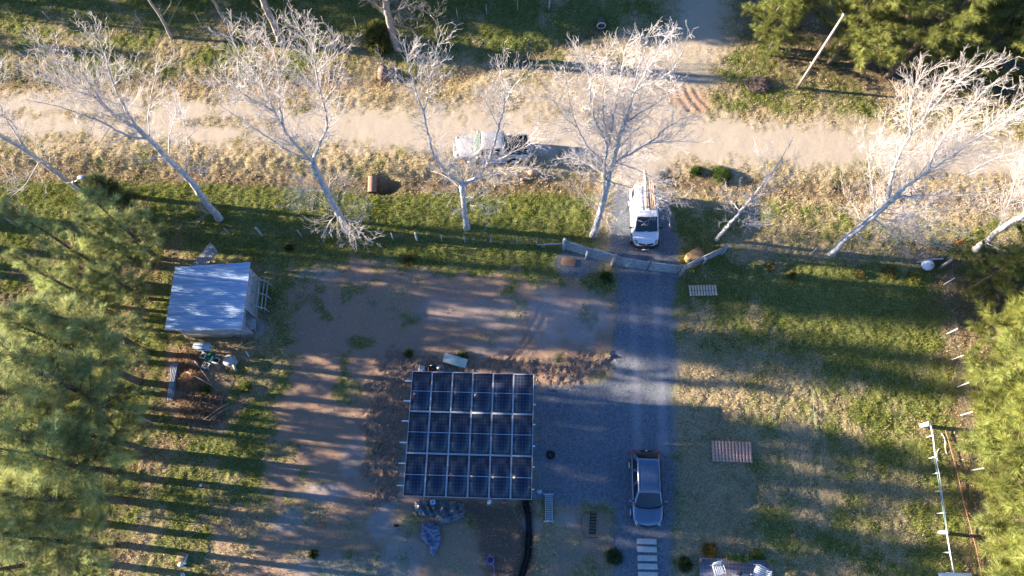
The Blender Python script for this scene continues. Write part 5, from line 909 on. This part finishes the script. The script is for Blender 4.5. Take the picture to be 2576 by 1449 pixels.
o = one('board', 'cream green board lying on the rubble above the solar canopy', 'board', MB().box((0, 0, 0), (1.46, .56, .04)), M['cream_board'], (*on(1146, 910)[:2], .30), R(-15.5)); o.rotation_euler = (R(4), R(3), R(-15.5))
t = thing('tool_box', 'open black tool box at the upper edge of the solar canopy', 'tool box', on(1087, 932)); MB().box((0, 0, .15), (.5, .3, .3)).build('body', M['black_plastic'], t, bevel=.02); MB().box((0, .2, .30), (.48, .04, .26)).build('lid', M['black_plastic'], t); MB().box((0, .2, .45), (.14, .05, .03)).build('handle', M['timber_new'], t); MB().box((-.18, -.05, .32), (.05, .35, .03)).build('tray', M['orange'], t)
t = thing('power_tool_case', 'grey and white machine beside the open black tool box', 'machine', on(1064, 930)); MB().box((0, 0, .14), (.3, .3, .28)).build('body', M['galv_old'], t, bevel=.03); MB().tube([(-.18, -.25, .3), (-.18, .22, .3)], .035, 8).build('handle', M['white_plastic'], t); MB().box((.02, -.14, .3), (.18, .14, .05)).build('panel', M['slab'], t)
one('black_bag', 'round black bag right of the tool box at the canopy edge', 'bag', MB().sphere((0, 0, .18), (.27, .25, .2), 14, 9), M['tarp'], on(1109, 928), smooth=True)
one('pipe_offcut', 'pale tube lying between the tool box and the round black bag', 'pipe', MB().cyl((-.2, 0, .15), (.22, 0, .15), .02, 8), M['white_plastic'], on(1097, 926))
def sheet(name, label, outline, m, zf, seed, step=.045):
    P = np.array([at(*p)[:2] for p in outline]); c = P.mean(0); lo_, hi_ = P.min(0), P.max(0); xs = np.arange(lo_[0]-.05, hi_[0]+.1, step); ys = np.arange(lo_[1]-.05, hi_[1]+.1, step); XX, YY = np.meshgrid(xs, ys)
    s = sdf(XX, YY, P)+(vnoise(XX, YY, .3, seed)-.5)*.12
    rid = np.abs(vnoise(XX+YY*.6, YY*.35-XX*.2, .32, seed+1)-.5)*2; rid2 = np.abs(vnoise(XX*.5-YY, YY+XX*.3, .16, seed+2)-.5)*2
    Z = .06+zf*np.clip(s/.35, 0, 1)**.6*(.25+.75*(1-rid)**2)+.12*(1-rid2)**1.5; ok = s > 0; i = np.arange(XX.size).reshape(XX.shape); F = np.stack([i[:-1, :-1], i[:-1, 1:], i[1:, 1:], i[1:, :-1]], -1); k = ok[:-1, :-1] & ok[:-1, 1:] & ok[1:, 1:] & ok[1:, :-1]; F = F[k]
    V = np.stack([XX-c[0], YY-c[1], Z], -1).reshape(-1, 3); u, inv = np.unique(F, return_inverse=True); b = MB(); b.add(V[u], inv.reshape(-1, 4)); o = b.build(name, m, None, True); o.location = (c[0], c[1], 0)
    so_ = o.modifiers.new('thickness', 'SOLIDIFY'); so_.thickness = .006; return tag(o, label, 'tarpaulin')
sheet('tarpaulin', 'crumpled black plastic sheet below the lower edge of the solar canopy', [(1040, 1258), (1100, 1256), (1170, 1256), (1175, 1285), (1168, 1305), (1130, 1318), (1110, 1322), (1095, 1305), (1060, 1300), (1042, 1290)], M['tarp'], .30, 50)
sheet('tarpaulin', 'smaller dark blue plastic sheet hanging to a point, below the black one', [(1062, 1320), (1085, 1312), (1105, 1322), (1112, 1350), (1108, 1370), (1100, 1385), (1092, 1405), (1082, 1396), (1078, 1372), (1056, 1352)], M['tarp_blue'], .25, 60)
t = thing('paint_bucket', 'white bucket with a blue lid patch on the black plastic sheet', 'bucket', (*on(1090, 1264)[:2], .15), R(12)); MB().box((0, 0, .12), (.26, .26, .24)).build('body', M['white_plastic'], t, bevel=.03); MB().box((0, 0, .245), (.17, .17, .012)).build('label', M['blue'], t)
GB = 'bricks lying about the yard'
for px, py, rz, m, lab, z, grp in [(808, 1320, -12, 'brick', 'orange hollow brick in the shaded grass left of the plastic sheets', 0, 1), (1268, 1264, 0, 'brick', 'orange brick just below the canopy, beside the white bag', 0, 1), (1995, 1346, 15, 'brick', 'orange brick alone on the right lawn', 0, 1), (520, 1222, -3, 'brick', 'long red brick in the striped shade under the left trees', 0, 1), (1058, 1258, 4, 'brick_dull', 'dull brick holding down the upper left corner of the black sheet', .1, 1), (1078, 1258, 10, 'brick_dull', 'dull brick left of the white bucket', .12, 1), (1191-52, 1266, -4, 'brick_dull', 'dull brick on the right part of the black sheet', .2, 1), (1045, 1291, -45, 'brick_dull', 'dull brick at the lower left corner of the black sheet', .06, 1), (997, 1322, 0, 'black_plastic', 'blackened brick left of the blue sheet', 0, 1), (2020-0, 1190-32, 20, 'brick_dull', 'dull brick by the end of the green hose on the lawn', 0, 0)]:
    if not grp: continue
    b = MB(); L0 = .38 if 'hollow' in lab or 'long' in lab else .27; b.box((0, 0, .06), (L0, .16, .12)); [b.box((x*L0*.28, 0, .124), (L0*.2, .09, .012)) for x in (-1, 0, 1)]; p = on(px, py); one('brick', lab, 'brick', b, M[m], (p[0], p[1], max(p[2], 0)+z), R(rz), GB, bevel=.006)
t = thing('wooden_box', 'brown wooden box on the grass at the bottom left', 'box', on(461, 1402), R(-12)); MB().box((0, 0, .16), (.5, .5, .32)).build('body', mat('old plywood', (.26, .18, .09), .85, scale=4, col2=(.36, .26, .14)), t, bevel=.01); MB().box((.26, 0, .17), (.02, .46, .3)).build('metal_side', M['galv_old'], t)
for k, (px, py, r, lab) in enumerate([(456, 1420, .16, 'left crumpled white bag below the brown wooden box'), (466, 1417, .10, 'right small crumpled white bag below the brown wooden box'), (1231, 1263, .15, 'white plastic bag hanging at the lower edge of the solar canopy'), (506, 1221, .09, 'white ball left of the long red brick'), (462, 1447, .16, 'pale blue bag at the bottom edge below the white bags')]):
    one('ball' if 'ball' in lab else 'plastic_bag', lab, 'ball' if 'ball' in lab else 'bag', MB().sphere((0, 0, r*.7), (r, r*.75 if k != 3 else r, r*.7 if k != 3 else r), 12, 8), M['white_plastic'] if k < 4 else M['galv'], on(px, py), R(30*k), smooth=True)
one('gravel_pit_cover', 'square rusty brown cover on the round gravel patch by the gate', 'manhole cover', MB().box((0, 0, .05), (.92, .58, .08)), mat('rust cover', (.26, .15, .09), .85, scale=5, col2=(.34, .21, .14)), on(1430, 660), R(-8), bevel=.01)
one('brick', 'reddish block at the foot of the left wing fence post', 'brick', MB().box((0, 0, .08), (.3, .2, .16)), M['brick_dull'], on(1366, 620), 0, GB)
t = thing('balloon', 'large white ball with dark smudges beside the fence corner', 'ball', (*at(2333, 667, .45)[:2], .12)); MB().sphere((0, 0, .36), (.37, .36, .34), 20, 14).build('shell', mat('scuffed white', (.74, .75, .78), .5, scale=3, var=.06), t, True); MB().sphere((.08, -.12, .64), (.10, .06, .05), 10, 6).build('smudge', M['slab'], t, True)
t = thing('corner_post', 'grey corner post with a slanting strut at the fence corner by the white ball', 'fence post', on(2359, 676)); MB().tube([(0, 0, 0), (.03, 0, 1.55)], [.10, .09], 9).build('post', M['bark_grey'], t); MB().tube([(-1.3, .42, .1), (-.75, .46, .5), (-.1, .32, 1.0)], [.06, .065, .06], 8).build('strut', M['bark_white'], t)
one('metal_sheet', 'dark sheet leaning by the fence corner above the white ball', 'metal sheet', MB().box((0, 0, .3), (1.5, .03, .55)), M['tarp'], on(2348, 655), R(8))
one('branch_piece', 'pale broken branch on the ground inside the right hedge fence', 'branch', MB().tube([(0, 0, .5), (.3, .2, .55), (.55, .5, .6)], [.05, .045, .02], 6), M['twig'], on(2455, 755))
# white water pipe on short supports, rusty pipe
pp = [(2340, 1066), (2347, 1096), (2353, 1150), (2362, 1190), (2368, 1235), (2376, 1290), (2382, 1340), (2390, 1390), (2400, 1442)]; zz = [.75, .7, .7, .72, .72, .74, .74, .76, .78]
PPp = [at(a, b, z) for (a, b), z in zip(pp, zz)]; o0 = np.array([PPp[0][0], PPp[0][1], 0]); t = thing('water_pipe', 'white water pipe on short supports running down the right lawn', 'pipe', o0); MB().tube([p-o0 for p in PPp], .035, 8).build('pipe', M['white_plastic'], t, True)
MB().tube([PPp[2]-o0+[-.10, 0, .03], PPp[3]-o0+[-.12, 0, .03], PPp[5]-o0+[-.08, 0, .03], PPp[6]-o0], .022, 6).build('hose', M['green_hose'], t, True)
for k in range(1, 9):
    p = PPp[k]-o0; MB().box((p[0], p[1], p[2]-.05), (.34, .05, .04)).build('cross_support', M['white_plastic'], t); MB().cyl((p[0], p[1], 0), (p[0], p[1], p[2]-.06), .022, 6).build('stake', M['white_steel'], t)
for k, yy in enumerate((PPp[0], at(2383, 1339, .6))): p = yy-o0; MB().cyl((p[0]-.1, p[1], 0), (p[0]-.1, p[1], .78), .13 if k == 0 else .1, 12).build('standpipe', M['white_plastic'], t, True)
one('iron_pipe', 'long rusty orange pipe lying between the white pipe and the hedge fence', 'pipe', MB().tube([at(a, b, .12) for a, b in ((2378, 1080), (2395, 1140), (2410, 1195), (2426, 1270), (2440, 1320), (2456, 1380), (2470, 1449), (2476, 1480))], .028, 8), M['rust'], smooth=True)
one('white_bin_lid', 'white flat lid at the bottom edge where the white pipe ends', 'lid', MB().box((0, 0, .8), (1.8, .5, .06)), M['white_plastic'], at(2383, 1452), 0, bevel=.01)
for k, pts in enumerate([[(2368, 1090), (2376, 1100), (2378, 1120), (2379, 1140), (2383, 1142)], [(2363, 1128), (2357, 1135), (2356, 1150), (2360, 1160)]]): one('hose_piece', ['grey hose loop on the grass right of the upper end of the white pipe', 'short curved white hose left of the grey hose loop'][k], 'hose', MB().tube(resample([at(a, b, .05) for a, b in pts], .1)[0], .018, 6), M['white_plastic'])
# garden hoses
def hose(label, pts, m='green_hose', r=.011, z=.05):
    P = resample([at(a, b, z) for a, b in pts], .12)[0]; P[:, 2] = z+surf(P[:, 0], P[:, 1], h).clip(0, .1)+.02; one('garden_hose', label, 'hose', MB().tube(P, r, 6), M[m], smooth=True)
hose('pale green hose looping over the thin grass below the gravel pad', [(1396, 1314), (1394, 1345), (1400, 1378), (1413, 1397), (1430, 1403), (1450, 1402), (1470, 1393), (1490, 1375), (1510, 1360), (1530, 1350), (1545, 1340), (1551, 1325), (1545, 1314), (1535, 1316), (1531, 1330), (1530, 1348), (1538, 1358), (1534, 1366), (1524, 1364), (1524, 1352), (1514, 1352), (1512, 1362), (1518, 1370), (1527, 1365), (1525, 1380), (1510, 1392), (1485, 1398), (1460, 1397), (1430, 1394), (1412, 1398), (1398, 1412), (1394, 1430), (1402, 1449), (1410, 1460)], 'green_hose', .014)
hose('long thin hose lying in a large loop over the right lawn', [(2012, 1155), (2022, 1150), (2042, 1135), (2054, 1110), (2056, 1090), (2050, 1060), (2046, 1030), (2046, 1005), (2040, 975), (2028, 963), (2010, 961), (1985, 972), (1965, 995), (1946, 1030), (1942, 1055), (1950, 1080), (1975, 1105), (1987, 1140), (1998, 1175), (2002, 1205), (1998, 1230), (1975, 1252), (1945, 1258), (1922, 1250), (1905, 1235), (1880, 1215), (1868, 1200), (1870, 1215), (1885, 1235), (1905, 1238)])
hose('thin hose curl at the lower end of the large loop on the lawn', [(1935, 1245), (1920, 1220), (1925, 1195), (1945, 1182), (1965, 1190), (1985, 1210), (1993, 1235), (1985, 1250), (1960, 1240), (1930, 1235), (1915, 1260), (1908, 1270)])
t = thing('hose_coil', 'coiled blue hose on the bare ground near the bottom edge', 'hose', on(1234, 1409)); [MB().ring((.02*math.cos(k*2), .02*math.sin(k*2), .03+.02*k), .17+.022*(k % 3), .014, 28, 6).build('coil', M['blue_hose'], t, True) for k in range(6)]
MB().tube([(.15, -.15, .04), (.2, -.4, .04), (.22, -1.0, .04)], .012, 6).build('tail', M['blue_hose'], t)
one('black_drain_pipe', 'black pipe lying in the trench below the canopy corner', 'pipe', MB().tube([at(a, b, -.12) for a, b in ((1322, 1262), (1329, 1300), (1331, 1340), (1328, 1400), (1312, 1449), (1302, 1500))], .09, 8), M['rubber'], smooth=True)
one('paper_sheet', 'pale blue scrap of paper on the gravel beside the silver ladder', 'paper', MB().box((0, 0, .02), (.28, .2, .01)), M['galv'], on(1391-34, 1237), R(5)); one('glove', 'orange rag on the last solar panel', 'rag', MB().sphere((0, 0, 0), (.10, .05, .03), 10, 6), M['orange'], at(1331, 1225, 3.05), smooth=True)
one('stake', 'orange and grey stick lying on the grass under the largest right poplar', 'stick', MB().tube([at(2405, 610, .1), at(2430, 600, .15)], .03, 6), M['orange'])
